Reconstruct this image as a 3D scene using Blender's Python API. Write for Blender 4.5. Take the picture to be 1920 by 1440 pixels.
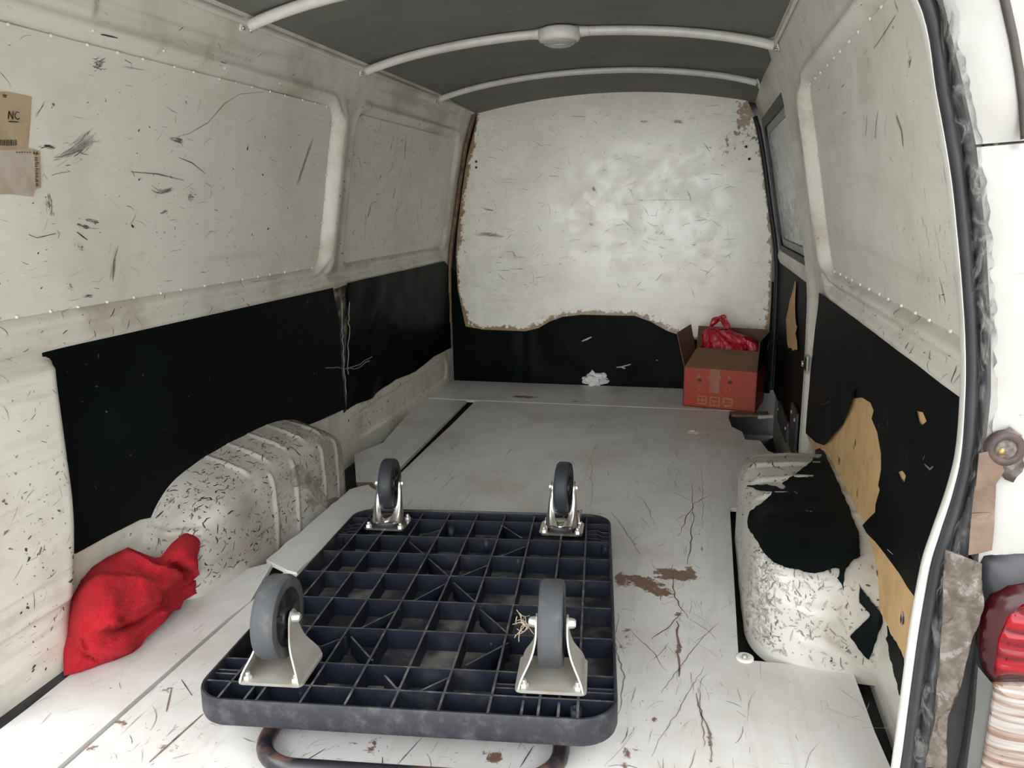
import bpy, math, random
import numpy as np
from mathutils import Vector, Matrix, noise as mnoise
from mathutils.geometry import delaunay_2d_cdt

for o in list(bpy.data.objects): bpy.data.objects.remove(o, do_unlink=True)
SC = bpy.context.scene
COL = SC.collection

# ------------------------------------------------------------------ camera
FPX, CX, CY = 1439.0, 960.0, 720.0
H = 0.85                                        # camera height above the load floor
CAM = np.array([0.4965 * H, 0.0, H])
def nrm(v):
    v = np.asarray(v, float); return v / np.linalg.norm(v)
def _cray(u, v): return np.array([(u - CX) / FPX, -(v - CY) / FPX, 1.0])
_Y = nrm(_cray(1314, 380)); _X = -nrm(_cray(-5100, 499)); _X = nrm(_X - _Y * np.dot(_X, _Y)); _Z = np.cross(_Y, _X)
ROT = np.stack([_X, _Y, _Z])                    # rows: van axes (right, forward, up) seen by the camera
cam_d = bpy.data.cameras.new('camera'); cam_o = bpy.data.objects.new('camera', cam_d); COL.objects.link(cam_o)
cam_d.sensor_width = 36.0; cam_d.lens = 36.0 * FPX / 1920.0; cam_d.clip_start = 0.02
M = Matrix.Identity(4)
for i, c in enumerate((ROT[:, 0], ROT[:, 1], -ROT[:, 2], CAM)):
    for j in range(3): M[j][i] = c[j]
cam_o.matrix_world = M
SC.camera = cam_o

# ------------------------------------------------------------------ sky light (overcast day) and exposure
wd = bpy.data.worlds.new('overcast_sky'); SC.world = wd; wd.use_nodes = True
bgn = wd.node_tree.nodes['Background']
bgn.inputs[0].default_value = (0.97, 0.985, 1.0, 1); bgn.inputs[1].default_value = 1.0
SC.view_settings.view_transform = 'Standard'; SC.view_settings.look = 'None'
SC.view_settings.gamma = 1.0; SC.view_settings.use_curve_mapping = False
SC.view_settings.exposure = 2.85
SC.cycles.max_bounces = 16; SC.cycles.diffuse_bounces = 12; SC.cycles.transparent_max_bounces = 12

# ------------------------------------------------------------------ photo pixel -> place in the van
def dray(u, v): return ROT @ _cray(u, v)
def flo(u, v, z=0.0):
    r = dray(u, v); return CAM + r * (z - CAM[2]) / r[2]
def ply(u, v, y):
    r = dray(u, v); return CAM + r * y / r[1]
def plx(u, v, x):
    r = dray(u, v); return CAM + r * (x - CAM[0]) / r[0]
def plane_hit(u, v, p0, n):
    r = dray(u, v); return CAM + r * (np.dot(np.asarray(p0) - CAM, n) / np.dot(r, n))
_PZ = np.array([-.4, 0, .34, .56, .61, .70, .80, 1.0, 1.14, 1.28, 1.40])
_PW = np.array([.765, .765, .765, .760, .755, .742, .722, .686, .657, .607, .55])
_tz = np.linspace(-.4, 1.4, 721); _tw = np.interp(_tz, _PZ, _PW)
_k = np.ones(25) / 25; _tw = np.convolve(np.pad(_tw, 12, mode='edge'), _k, 'valid')
def W(z): return np.interp(z, _tz, _tw)          # half width of the body at height z
_T = np.linspace(0.3, 8, 6000)
def wal(u, v, s, off=0.0):
    P = CAM + _T[:, None] * dray(u, v)
    g = s * P[:, 0] - (W(P[:, 2]) - off); i = int(np.argmax(g > 0)); return P[i]

# ------------------------------------------------------------------ helpers: objects
def mk(name, verts, faces, mat=None, parent=None, smooth=True, angle=None, origin=None):
    V = np.asarray(verts, float).reshape(-1, 3)
    if parent is not None and not parent.get('_local'):
        org = np.array(parent['_org']) if '_org' in parent else np.zeros(3)
    elif parent is not None: org = np.zeros(3)
    else: org = np.array(origin) if origin is not None else np.zeros(3)
    me = bpy.data.meshes.new(name)
    me.from_pydata((V - org).tolist(), [], [list(map(int, f)) for f in faces])
    if mat is not None:
        for m_ in (mat if isinstance(mat, (list, tuple)) else [mat]): me.materials.append(m_)
    if smooth:
        me.polygons.foreach_set('use_smooth', [True] * len(me.polygons))
        if angle is not None: me.set_sharp_from_angle(angle=math.radians(angle))
    o = bpy.data.objects.new(name, me); COL.objects.link(o)
    if parent is not None:
        o.parent = parent
        if parent.get('_local'): o['_local'] = 1
        else: o['_org'] = list(map(float, org))
    else:
        o.location = org; o['_org'] = list(map(float, org))
    return o
def thing(name, label, cat, loc=(0, 0, 0), rotz=None, group=None):
    o = bpy.data.objects.new(name, None); COL.objects.link(o); o.location = loc
    if rotz is not None: o.rotation_euler = (0, 0, rotz); o['_local'] = 1
    else: o['_org'] = list(map(float, loc))
    o.empty_display_size = .05
    tag(o, label, cat, group); return o
def tag(o, label=None, cat=None, group=None, kind=None):
    if label: o['label'] = label
    if cat: o['category'] = cat
    if group: o['group'] = group
    if kind: o['kind'] = kind
    return o
def dup(src, loc=None, parent=None, rot=None):
    c = src.copy(); COL.objects.link(c)
    if parent is not None: c.parent = parent
    if loc is not None: c.location = loc
    if rot is not None: c.rotation_euler = rot
    return c

# ------------------------------------------------------------------ helpers: geometry (verts, faces)
def join(*gs):
    V = []; F = []; n = 0
    for v, f in gs:
        V += [tuple(p) for p in v]; F += [tuple(i + n for i in q) for q in f]; n += len(v)
    return V, F
def gbox(x0, x1, y0, y1, z0, z1):
    v = [(x, y, z) for z in (z0, z1) for y in (y0, y1) for x in (x0, x1)]
    return v, [(0, 2, 3, 1), (4, 5, 7, 6), (0, 1, 5, 4), (2, 6, 7, 3), (0, 4, 6, 2), (1, 3, 7, 5)]
def gbar(a, b, w, z0, z1):
    a = np.array(a, float)[:2]; b = np.array(b, float)[:2]; d_ = nrm(b - a); n = np.array([-d_[1], d_[0]]) * w / 2
    q = [a - n, b - n, b + n, a + n]
    v = [(p[0], p[1], z0) for p in q] + [(p[0], p[1], z1) for p in q]
    return v, [(3, 2, 1, 0), (4, 5, 6, 7)] + [(i, (i + 1) % 4, 4 + (i + 1) % 4, 4 + i) for i in range(4)]
def xf(g, R=None, t=(0, 0, 0)):
    v, f = g; V = np.asarray(v, float)
    if R is not None: V = V @ np.asarray(R).T
    return (V + np.asarray(t)).tolist(), f
def rz(a): c, s = math.cos(a), math.sin(a); return np.array([[c, -s, 0], [s, c, 0], [0, 0, 1]])
def ry(a): c, s = math.cos(a), math.sin(a); return np.array([[c, 0, s], [0, 1, 0], [-s, 0, c]])
def rx(a): c, s = math.cos(a), math.sin(a); return np.array([[1, 0, 0], [0, c, -s], [0, s, c]])
def grid_faces(nu, nv, closed_u=False, closed_v=False):
    F = []
    for i in range(nu if closed_u else nu - 1):
        for j in range(nv if closed_v else nv - 1):
            a = i * nv + j; b = ((i + 1) % nu) * nv + j; c = ((i + 1) % nu) * nv + (j + 1) % nv; d_ = i * nv + (j + 1) % nv
            F.append((a, b, c, d_))
    return F
def gtube(path, r, n=12, caps=True, closed=False, up=None):
    P = np.asarray(path, float); N = len(P); R_ = np.broadcast_to(np.asarray(r, float), (N,)) if np.ndim(r) < 2 else r
    T = np.gradient(P, axis=0) if not closed else (np.roll(P, -1, 0) - np.roll(P, 1, 0))
    T /= np.linalg.norm(T, axis=1)[:, None]
    ref = np.array(up if up is not None else ([0, 0, 1] if abs(T[0][2]) < .9 else [1, 0, 0]), float)
    V = []; a = np.linspace(0, 2 * math.pi, n, endpoint=False)
    n1 = None
    for i in range(N):
        if n1 is None or up is not None: n1 = nrm(ref - T[i] * np.dot(ref, T[i]))
        else: n1 = nrm(n1 - T[i] * np.dot(n1, T[i]))
        n2 = np.cross(T[i], n1)
        ra, rb = (R_[i], R_[i]) if np.ndim(R_[i]) == 0 else R_[i]
        for t in a: V.append(P[i] + n1 * math.cos(t) * ra + n2 * math.sin(t) * rb)
    F = grid_faces(N, n, closed, True)
    if caps and not closed:
        F.append(tuple(range(n))[::-1]); F.append(tuple((N - 1) * n + k for k in range(n)))
    return [tuple(v) for v in V], F
def glathe(prof, n=32, axis='z'):
    V = []
    for i in range(n):
        t = 2 * math.pi * i / n
        for r, z in prof:
            p = (r * math.cos(t), r * math.sin(t), z)
            V.append(p if axis == 'z' else (p[2], p[0], p[1]))
    return V, [q[::-1] for q in grid_faces(n, len(prof), True, False)]
def rrect(x0, x1, y0, y1, r, n=6):
    P = []
    for cx_, cy_, a0 in ((x1 - r, y0 + r, -90), (x1 - r, y1 - r, 0), (x0 + r, y1 - r, 90), (x0 + r, y0 + r, 180)):
        for k in range(n + 1):
            a = math.radians(a0 + 90 * k / n); P.append((cx_ + r * math.cos(a), cy_ + r * math.sin(a)))
    return P
def inside(P, x, y):
    P = np.asarray(P); x = np.asarray(x); y = np.asarray(y); c = np.zeros(x.shape, bool); n = len(P); j = n - 1
    for i in range(n):
        xi, yi = P[i]; xj, yj = P[j]
        if yi != yj:
            m = ((yi > y) != (yj > y)) & (x < (xj - xi) * (y - yi) / (yj - yi) + xi); c ^= m
        j = i
    return c
def pdist(P, x, y, closed=True):
    P = np.asarray(P, float); d_ = np.full(np.shape(x), 1e9); n = len(P)
    for i in range(n if closed else n - 1):
        a = P[i]; b = P[(i + 1) % n]; ab = b - a; L = max(np.dot(ab, ab), 1e-12)
        t = np.clip(((x - a[0]) * ab[0] + (y - a[1]) * ab[1]) / L, 0, 1)
        d_ = np.minimum(d_, np.hypot(x - a[0] - t * ab[0], y - a[1] - t * ab[1]))
    return d_
def resamp(P, step, closed=True):
    P = [np.asarray(p, float) for p in P]; out = []
    n = len(P)
    for i in range(n if closed else n - 1):
        a, b = P[i], P[(i + 1) % n]; k = max(1, int(np.linalg.norm(b - a) / step))
        for q in range(k): out.append(a + (b - a) * q / k)
    if not closed: out.append(P[-1])
    return out
def jag(P, step, amp, seed=0, closed=True):
    rnd = random.Random(seed); out = []
    for p in resamp(P, step, closed): out.append((p[0] + rnd.uniform(-amp, amp), p[1] + rnd.uniform(-amp, amp)))
    return out
def cdt(outline, holes=(), step=0.02, border=None):
    """triangulate a flat outline with holes, with inner points every step -> (pts2d, tris, boundary loops)"""
    loops = []; pts = []; edges = []
    for L in [outline] + list(holes):
        L = resamp(L, border or step); s = len(pts); pts += [tuple(p) for p in L]; n = len(L)
        edges += [(s + i, s + (i + 1) % n) for i in range(n)]; loops.append((s, n))
    A = np.array(pts); lo = A.min(0); hi = A.max(0)
    gx, gy = np.meshgrid(np.arange(lo[0] + step / 2, hi[0], step), np.arange(lo[1] + step / 2, hi[1], step))
    gx = gx.ravel(); gy = gy.ravel()
    m = inside(outline, gx, gy)
    for h in holes: m &= ~inside(h, gx, gy)
    dd = pdist(outline, gx, gy)
    for h in holes: dd = np.minimum(dd, pdist(h, gx, gy))
    m &= dd > step * .4
    allp = pts + list(zip(gx[m].tolist(), gy[m].tolist()))
    r = delaunay_2d_cdt([Vector(p) for p in allp], edges, [], 0, 1e-7)
    vs = np.array([tuple(p) for p in r[0]]); fs = [tuple(f) for f in r[2]]
    cen = np.array([vs[list(f)].mean(0) for f in fs])
    ok = inside(outline, cen[:, 0], cen[:, 1])
    for h in holes: ok &= ~inside(h, cen[:, 0], cen[:, 1])
    fs = [f for f, k in zip(fs, ok) if k]
    return vs, fs
def gsheet(outline, to3d, thick, holes=(), step=0.02, border=None, flip=False):
    """solid sheet: to3d(a, b, t) gives the place at depth t (0 = shown face, thick = back)"""
    vs, fs = cdt(outline, holes, step, border); n = len(vs)
    top = [to3d(a, b, 0.0) for a, b in vs]; bot = [to3d(a, b, thick) for a, b in vs]
    cnt = {}
    for f in fs:
        for i in range(3):
            e = (f[i], f[(i + 1) % 3]); cnt[e] = 1
    F = [f[::-1] if flip else f for f in fs] + [tuple(i + n for i in (f if flip else f[::-1])) for f in fs]
    for (a, b) in cnt:
        if (b, a) not in cnt:
            q = (b, a, a + n, b + n); F.append(q[::-1] if flip else q)
    return top + bot, F
def fbm(x, y, z=0.0, s=1.0, o=3):
    a = 0; amp = 1; 
    for k in range(o):
        a += amp * mnoise.noise(Vector((x * s, y * s, z * s + k * 7.3))); s *= 2.1; amp *= .5
    return a

# ------------------------------------------------------------------ materials
def srgb(r, g, b):
    f = lambda c: (c / 255 / 12.92) if c / 255 <= .04045 else ((c / 255 + .055) / 1.055) ** 2.4
    return (f(r), f(g), f(b), 1)
class NB:
    def __init__(s, name):
        s.m = bpy.data.materials.new(name); s.m.use_nodes = True; s.t = s.m.node_tree; s.n = s.t.nodes; s.l = s.t.links
        s.b = s.n['Principled BSDF']; s.tc = s.n.new('ShaderNodeTexCoord')
    def set(s, sock, v):
        if hasattr(v, 'links') or isinstance(v, bpy.types.NodeSocket): s.l.new(v, sock)
        else: sock.default_value = v
    def map(s, scale=(1, 1, 1), rot=(0, 0, 0), loc=(0, 0, 0)):
        m = s.n.new('ShaderNodeMapping'); s.l.new(s.tc.outputs['Object'], m.inputs[0])
        m.inputs['Scale'].default_value = scale; m.inputs['Rotation'].default_value = rot; m.inputs['Location'].default_value = loc
        return m.outputs[0]
    def noise(s, vec, scale, detail=3, rough=.55, dist=0):
        n = s.n.new('ShaderNodeTexNoise'); s.l.new(vec, n.inputs['Vector'])
        n.inputs['Scale'].default_value = scale; n.inputs['Detail'].default_value = detail; n.inputs['Roughness'].default_value = rough; n.inputs['Distortion'].default_value = dist
        return n.outputs[0]
    def ramp(s, fac, a, b, ca=0.0, cb=1.0):
        r = s.n.new('ShaderNodeMapRange'); s.l.new(fac, r.inputs[0]); r.inputs[1].default_value = a; r.inputs[2].default_value = b
        r.inputs[3].default_value = ca; r.inputs[4].default_value = cb; r.interpolation_type = 'SMOOTHSTEP'; return r.outputs[0]
    def math(s, op, a, b=0.0):
        m = s.n.new('ShaderNodeMath'); m.operation = op; s.set(m.inputs[0], a); s.set(m.inputs[1], b); m.use_clamp = False; return m.outputs[0]
    def mix(s, f, a, b):
        m = s.n.new('ShaderNodeMix'); m.data_type = 'RGBA'; s.set(m.inputs[0], f); s.set(m.inputs[6], a); s.set(m.inputs[7], b); return m.outputs[2]
    def attr(s, name):
        a = s.n.new('ShaderNodeAttribute'); a.attribute_name = name; return a.outputs['Fac']
    def bump(s, h, st, d_=.002):
        b = s.n.new('ShaderNodeBump'); b.inputs['Strength'].default_value = st; b.inputs['Distance'].default_value = d_; s.l.new(h, b.inputs['Height'])
        s.l.new(b.outputs[0], s.b.inputs['Normal'])
    def fin(s, col, rough=.5, metal=0.0, spec=None):
        s.set(s.b.inputs['Base Color'], col); s.set(s.b.inputs['Roughness'], rough); s.set(s.b.inputs['Metallic'], metal)
        if spec is not None: s.b.inputs['Specular IOR Level'].default_value = spec
        return s.m
def worn_paint(name, base, dirt, dark, rough=.4, axes='yz', dens=1.0, dirt_amt=.5, edge=None, edge_col=None, grain=None, fleck=None, spec=None):
    """painted sheet: cloudy dirt, fine scratches along and across, flecks of worn-off paint"""
    b = NB(name)
    cl = b.noise(b.map(), 3.1, 4, .6); c = b.mix(b.ramp(cl, .42, .72, 0, dirt_amt), base, dirt)
    cl2 = b.noise(b.map(loc=(3, 1, 5)), 14, 5, .65); c = b.mix(b.ramp(cl2, .55, .8, 0, dirt_amt * .7), c, dirt)
    long_ = {'yz': (60, 5, 75), 'xy': (70, 6, 70), 'xz': (5, 60, 80)}[axes]
    gate = b.ramp(b.noise(b.map(loc=(7, 2, 1)), 4.5, 3, .6), .48, .62)
    sm = b.noise(b.map(tuple(x * .16 for x in long_), (.2, .1, .15), (4, 9, 1)), 1.0, 5, .7, .6)          # rubbed-in smears
    c = b.mix(b.ramp(sm, .52, .74, 0, .30 + .25 * dirt_amt), c, dirt)
    for k, (rt, f_) in enumerate((((0, 0, 0), 1.0), ((.35, .1, .3), 1.0), ((-.5, .3, -.45), 1.0), ((.15, -.3, .1), 2.1), ((-.2, .2, -.7), 2.1))):
        sc = b.noise(b.map(tuple(x * f_ for x in long_), rt, (k * 3.7, k, k * 2)), 1.0, 3, .6, .3)
        mk_ = b.ramp(sc, .725 - .013 * dens, .765 - .013 * dens); mk_ = b.math('MULTIPLY', mk_, gate)
        c = b.mix(b.math('MULTIPLY', mk_, .62 if f_ == 1.0 else .5), c, dark)
    fl = b.noise(b.map(loc=(9, 4, 2)), 75, 2, .5); fg = b.ramp(b.noise(b.map(loc=(1, 8, 3)), 6, 2), .5, .68)
    c = b.mix(b.math('MULTIPLY', b.math('MULTIPLY', b.ramp(fl, .70, .735), fg), .75), c, dark)
    if grain:
        g = b.noise(b.map(grain), 1.0, 4, .6); c = b.mix(b.ramp(g, .52, .75, 0, .30), c, dirt)
    if edge:
        en = b.noise(b.map(loc=(2, 2, 2)), 34, 6, .72); a = b.attr(edge)
        c = b.mix(b.ramp(b.math('ADD', a, b.math('MULTIPLY', b.math('SUBTRACT', en, .5), 1.9)), .50, .66), c, edge_col)
    if fleck:
        fn = b.noise(b.map(loc=(6, 1, 2)), 55, 4, .6)
        c = b.mix(b.math('MULTIPLY', b.ramp(b.math('ADD', b.attr(fleck), b.math('MULTIPLY', b.math('SUBTRACT', fn, .5), 2.2)), .62, .72), .9), c, dark)
    b.bump(b.noise(b.map(loc=(5, 5, 5)), 30, 3), .12, .004)
    return b.fin(c, b.ramp(cl2, .3, .7, rough - .06, rough + .12), 0.0, spec)
def plain(name, col, rough=.5, metal=0.0, var=.25, vs=12, bump=0, bs=60, spec=None, col2=None, lo=.4, hi=.7):
    b = NB(name); n = b.noise(b.map(), vs, 4, .6)
    c2 = col2 or tuple(x * (1 - var) for x in col[:3]) + (1,)
    c = b.mix(b.ramp(n, lo, hi), col, c2)
    if bump: b.bump(b.noise(b.map(), bs, 4, .6), bump, .003)
    return b.fin(c, rough, metal, spec)

PAINT = (0.72, 0.70, 0.63, 1); DIRT = (0.36, 0.31, 0.235, 1); DARK = (0.055, 0.05, 0.045, 1); BROWN = (0.13, 0.075, 0.045, 1)
M_body = worn_paint('worn_body_paint', PAINT, DIRT, DARK, .34, 'yz', 1.6, .75)
M_panel = worn_paint('scuffed_panel_paint', (0.75, 0.74, 0.665, 1), (0.50, 0.465, 0.38, 1), DARK, .36, 'yz', 2.4, .5)
M_arch = worn_paint('battered_arch_paint', (0.54, 0.525, 0.475, 1), (0.27, 0.23, 0.175, 1), DARK, .33, 'xy', 3.2, .8)
M_part = worn_paint('partition_paint', (0.88, 0.862, 0.765, 1), (0.66, 0.60, 0.46, 1), DARK, .24, 'xz', 1.6, .4, 'edge', (0.31, 0.215, 0.11, 1), (3, 30, 45), 'fleck', spec=.7)
M_floor = worn_paint('white_laminate', (0.63, 0.62, 0.605, 1), (0.42, 0.385, 0.33, 1), (0.09, 0.06, 0.045, 1), .38, 'xy', 3.0, .55, 'chip', (0.17, 0.10, 0.07, 1))
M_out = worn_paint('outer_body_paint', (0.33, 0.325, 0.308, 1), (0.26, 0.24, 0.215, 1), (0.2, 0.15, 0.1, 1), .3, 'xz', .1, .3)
M_bow = plain('bow_enamel', (0.72, 0.71, 0.66, 1), .3, var=.15, vs=8)
M_ceil = plain('grey_headliner', (0.19, 0.186, 0.17, 1), .8, var=.18, vs=5, bump=.15, bs=300)
M_vinyl = plain('black_vinyl', (0.0018, 0.0036, 0.0036, 1), .6, var=-.6, vs=5, bump=.12, bs=220, spec=.10)
M_vinyl2 = plain('soft_black_vinyl', (0.0008, 0.0022, 0.0020, 1), .45, var=-.8, vs=6, bump=.1, bs=180, spec=.06)
M_tan = plain('bare_hardboard', (0.66, 0.43, 0.205, 1), .75, var=.2, vs=18, bump=.1, bs=120)
M_rust = plain('rusty_channel', (0.28, 0.17, 0.09, 1), .8, col2=(0.07, 0.05, 0.04, 1), vs=30)
M_dark = plain('underfloor_steel', (0.020, 0.019, 0.018, 1), .8, var=.5, vs=14)
M_rub = plain('black_rubber', (0.016, 0.017, 0.02, 1), .55, var=-.5, vs=20)
M_zinc = plain('zinc_plate', (0.42, 0.41, 0.375, 1), .4, .35, col2=(0.38, 0.34, 0.28, 1), vs=25)
M_steel = plain('nickel_plate', (0.62, 0.60, 0.56, 1), .24, .95, var=.35, vs=20)
M_bolt = plain('bright_bolt', (0.75, 0.74, 0.70, 1), .3, .7, var=.2)
M_scuff = [plain('scuff_dark', (0.05, 0.045, 0.04, 1), .8, var=.3), plain('scuff_brown_grey', (0.20, 0.18, 0.155, 1), .7, var=.3),
           plain('scuff_faint', (0.37, 0.35, 0.315, 1), .6, var=.2), plain('chipped_board_core', (0.19, 0.115, 0.08, 1), .85, var=.35, vs=40),
           plain('scuff_white', (0.42, 0.44, 0.44, 1), .6, var=.2)]

# ------------------------------------------------------------------ wear marks as thin scuffs lying on a surface
class Scuffs:
    def __init__(s, surf): s.surf = surf; s.V = []; s.F = []; s.mi = []
    def stroke(s, pts, w, mi=1, lift=.0007):
        w = w * .62
        P = np.asarray(pts, float); n = len(P)
        if n < 2: return
        T = np.gradient(P, axis=0); L = np.linalg.norm(T, axis=1); L[L == 0] = 1; T /= L[:, None]; N = np.stack([-T[:, 1], T[:, 0]], 1)
        b0 = len(s.V)
        for i in range(n):
            k = w * (.35 + .65 * math.sin(math.pi * (i + .35) / (n - .3))) * random.uniform(.7, 1.25) / 2
            for sg in (-1, 1):
                q = P[i] + N[i] * sg * k; s.V.append(s.surf(q[0], q[1], lift))
        for i in range(n - 1):
            a = b0 + 2 * i; s.F.append((a, a + 1, a + 3, a + 2)); s.mi.append(mi)
    def smear(s, pts, w, mi=1):
        """a broad scuff: many short hairline strokes side by side, ragged at the ends"""
        if w < .0045: return s.stroke(pts, w, mi)
        P = np.asarray(pts, float); n = len(P); L = np.linalg.norm(np.diff(P, axis=0), axis=1).sum()
        for _ in range(int(14 + 900 * w + 120 * L)):
            a = random.random() ** .8 * .75; e = min(1.0, a + random.uniform(.12, .45)); o = np.array([random.gauss(0, w * .34), random.gauss(0, w * .34)])
            t = np.linspace(a, e, 4) * (n - 1); q = [(np.interp(k, range(n), P[:, 0]) + o[0] + random.gauss(0, w * .05), np.interp(k, range(n), P[:, 1]) + o[1] + random.gauss(0, w * .05)) for k in t]
            s.stroke(q, random.uniform(.0009, .0026), random.choice((mi, mi, 1, 2, 2)))
    def patch(s, c, r, mi=1, n=9, ax=1.0, ang=0, lift=.0006):
        b0 = len(s.V)
        for i in range(n):
            t = 2 * math.pi * i / n; k = r * random.uniform(.45, 1.15); x, y = k * math.cos(t) * ax, k * math.sin(t)
            s.V.append(s.surf(c[0] + x * math.cos(ang) - y * math.sin(ang), c[1] + x * math.sin(ang) + y * math.cos(ang), lift))
        s.F.append(tuple(range(b0, b0 + n))); s.mi.append(mi)
    def scatter(s, a0, a1, b0, b1, n, lmin, lmax, wmin, wmax, ang=0, spread=.5, mis=(0, 1, 1, 2, 2), dens=None):
        for _ in range(n):
            for tr in range(6):
                a = random.uniform(a0, a1); b = random.uniform(b0, b1)
                if dens is None or random.random() < dens(a, b): break
            L = lmin + (lmax - lmin) * random.random() ** 2.6; t = random.gauss(ang, spread); cv = random.gauss(0, .5)
            m = max(3, int(L / .008) + 2); m = min(m, 9); pts = []
            x, y = a, b
            for i in range(m):
                pts.append((x, y)); t += cv / m + random.gauss(0, .08); x += math.cos(t) * L / m; y += math.sin(t) * L / m
            s.stroke(pts, random.uniform(wmin, wmax), random.choice(mis))
    def flecks(s, a0, a1, b0, b1, n, r0, r1, mis=(0, 1)):
        for _ in range(n): s.patch((random.uniform(a0, a1), random.uniform(b0, b1)), r0 + (r1 - r0) * random.random() ** 3, random.choice(mis), 7, random.uniform(1, 2.2), random.uniform(0, 3))
    def build(s, name, parent, label=None):
        o = mk(name, s.V, s.F, M_scuff, parent, smooth=False)
        o.data.polygons.foreach_set('material_index', s.mi); tag(o, label, kind='stuff'); return o
random.seed(7)

# =================================================================== THE VAN BODY
def sst(a, b, x):
    t = np.clip((np.asarray(x, float) - a) / (b - a), 0, 1); return t * t * (3 - 2 * t)
def sdrr(y, z, y0, y1, z0, z1, r):
    qy = np.abs(y - (y0 + y1) / 2) - (y1 - y0) / 2 + r; qz = np.abs(z - (z0 + z1) / 2) - (z1 - z0) / 2 + r
    return np.hypot(np.maximum(qy, 0), np.maximum(qz, 0)) + np.minimum(np.maximum(qy, qz), 0) - r
YB = 3.605                                       # partition
Y0 = 0.62                                        # rear end of the body sides
PAN_L = [(0.40, 2.250, .668, 1.152, .055), (2.405, 3.470, .668, 1.152, .05)]
PAN_R = [(1.012, 2.105, .672, 1.128, .045)]
def relief(y, z, side):
    y = np.asarray(y, float); z = np.asarray(z, float)
    pans = PAN_L if side < 0 else PAN_R
    r = np.zeros(np.broadcast(y, z).shape)
    for (a, b_, c, d_, rr) in pans:
        if side > 0 and a < 1.05: a = 0.5
        s = sdrr(y, z, a, b_, c, d_, rr)
        r += -.014 * sst(.010, -.004, s) + .009 * np.exp(-((s - .022) / .011) ** 2)
    belt = sst(3.52, 3.46, y)
    if side > 0: belt = sst(2.16, 2.08, y)
    r += -.010 * np.exp(-((z - .640) / .011) ** 2) * belt + .010 * np.exp(-((z - .612) / .012) ** 2) * belt
    if side < 0:
        r += .026 * np.exp(-((y - 2.292) / .026) ** 2) * sst(.60, .70, z) * sst(1.19, 1.10, z)
        r += .020 * sst(2.33, 2.345, y) * sst(2.425, 2.41, y) * sst(.62, .56, z) * 0
        r += .010 * sst(1.185, 1.20, z) * sst(1.262, 1.255, z) * sst(1.27, 1.25, y)          # pressed field up by the roof
        e = sdrr(y, z, 2.47, 3.52, .030, .125, .04); r += -.010 * sst(.008, -.004, e)
        # rear corner box of the body
        k = sst(1.185 - .03 * sst(.35, 0, z), 1.125 - .06 * sst(.35, 0, z), y) * sst(.600, .575, z); r += .052 * k
        r += -.016 * sst(.14, .128, z) * k
    else:
        k = np.exp(-((y - 2.135) / .018) ** 2); r += .016 * k * sst(.58, .66, z) * sst(1.17, 1.10, z)
        r += .016 * sst(2.36, 2.42, y)
        k = sst(1.04, 1.00, y) * sst(.600, .575, z); r += .012 * k
    return r
def ysamp(spec):
    out = []
    for a, b_, st in spec: out += list(np.arange(a, b_ - 1e-9, st))
    return np.array(out + [spec[-1][1]])
def body_side(name, side, ys, zs):
    Yg, Zg = np.meshgrid(ys, zs, indexing='ij')
    X = side * (W(Zg) - relief(Yg, Zg, side))
    V = np.stack([X, Yg, Zg], -1).reshape(-1, 3)
    F = grid_faces(len(ys), len(zs)); F = F if side < 0 else [f[::-1] for f in F]
    n = len(V); Vo = V.copy(); Vo[:, 0] = side * .85                                   # closed outer skin
    nz = len(zs); ny = len(ys)
    F = F + [tuple(i + n for i in f[::-1]) for f in F]
    rim = [i * nz for i in range(ny)] + [(ny - 1) * nz + j for j in range(1, nz)] + [i * nz + nz - 1 for i in range(ny - 2, -1, -1)] + [j for j in range(nz - 2, 0, -1)]
    for a, b_ in zip(rim, rim[1:] + rim[:1]): F.append((b_, a, a + n, b_ + n))
    return mk(name, np.vstack([V, Vo]), F, M_body, angle=50)
zs = ysamp([(-.30, 0, .06), (0, .16, .006), (.16, .56, .02), (.56, .70, .005), (.70, 1.09, .03), (1.09, 1.21, .005), (1.21, 1.42, .008)])
wl = body_side('wall_left', -1, ysamp([(.90, .98, .04), (.98, 1.30, .007), (1.30, 2.19, .05), (2.19, 2.50, .0055), (2.50, 3.40, .05), (3.40, 3.68, .008)]), zs)
tag(wl, 'white painted left inner side of the van with pressed pillar and belt rail', kind='structure')
wr = body_side('wall_right', 1, ysamp([(1.012, 1.14, .008), (1.14, 2.02, .05), (2.02, 2.455, .0055)]), zs)
tag(wr, 'white painted right inner side of the van behind the sliding door', kind='structure')
def surf_side(side, extra=0.0):
    def f(y, z, lift=0.0):
        r = float(relief(y, z, side)); pans = PAN_L if side < 0 else PAN_R
        for (a, b_, c, d_, rr) in pans:
            if sdrr(y, z, a, b_, c, d_, rr) < -.002: r = -.008
        return (side * (float(W(z)) - r - extra - lift), y, z)
    return f
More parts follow.
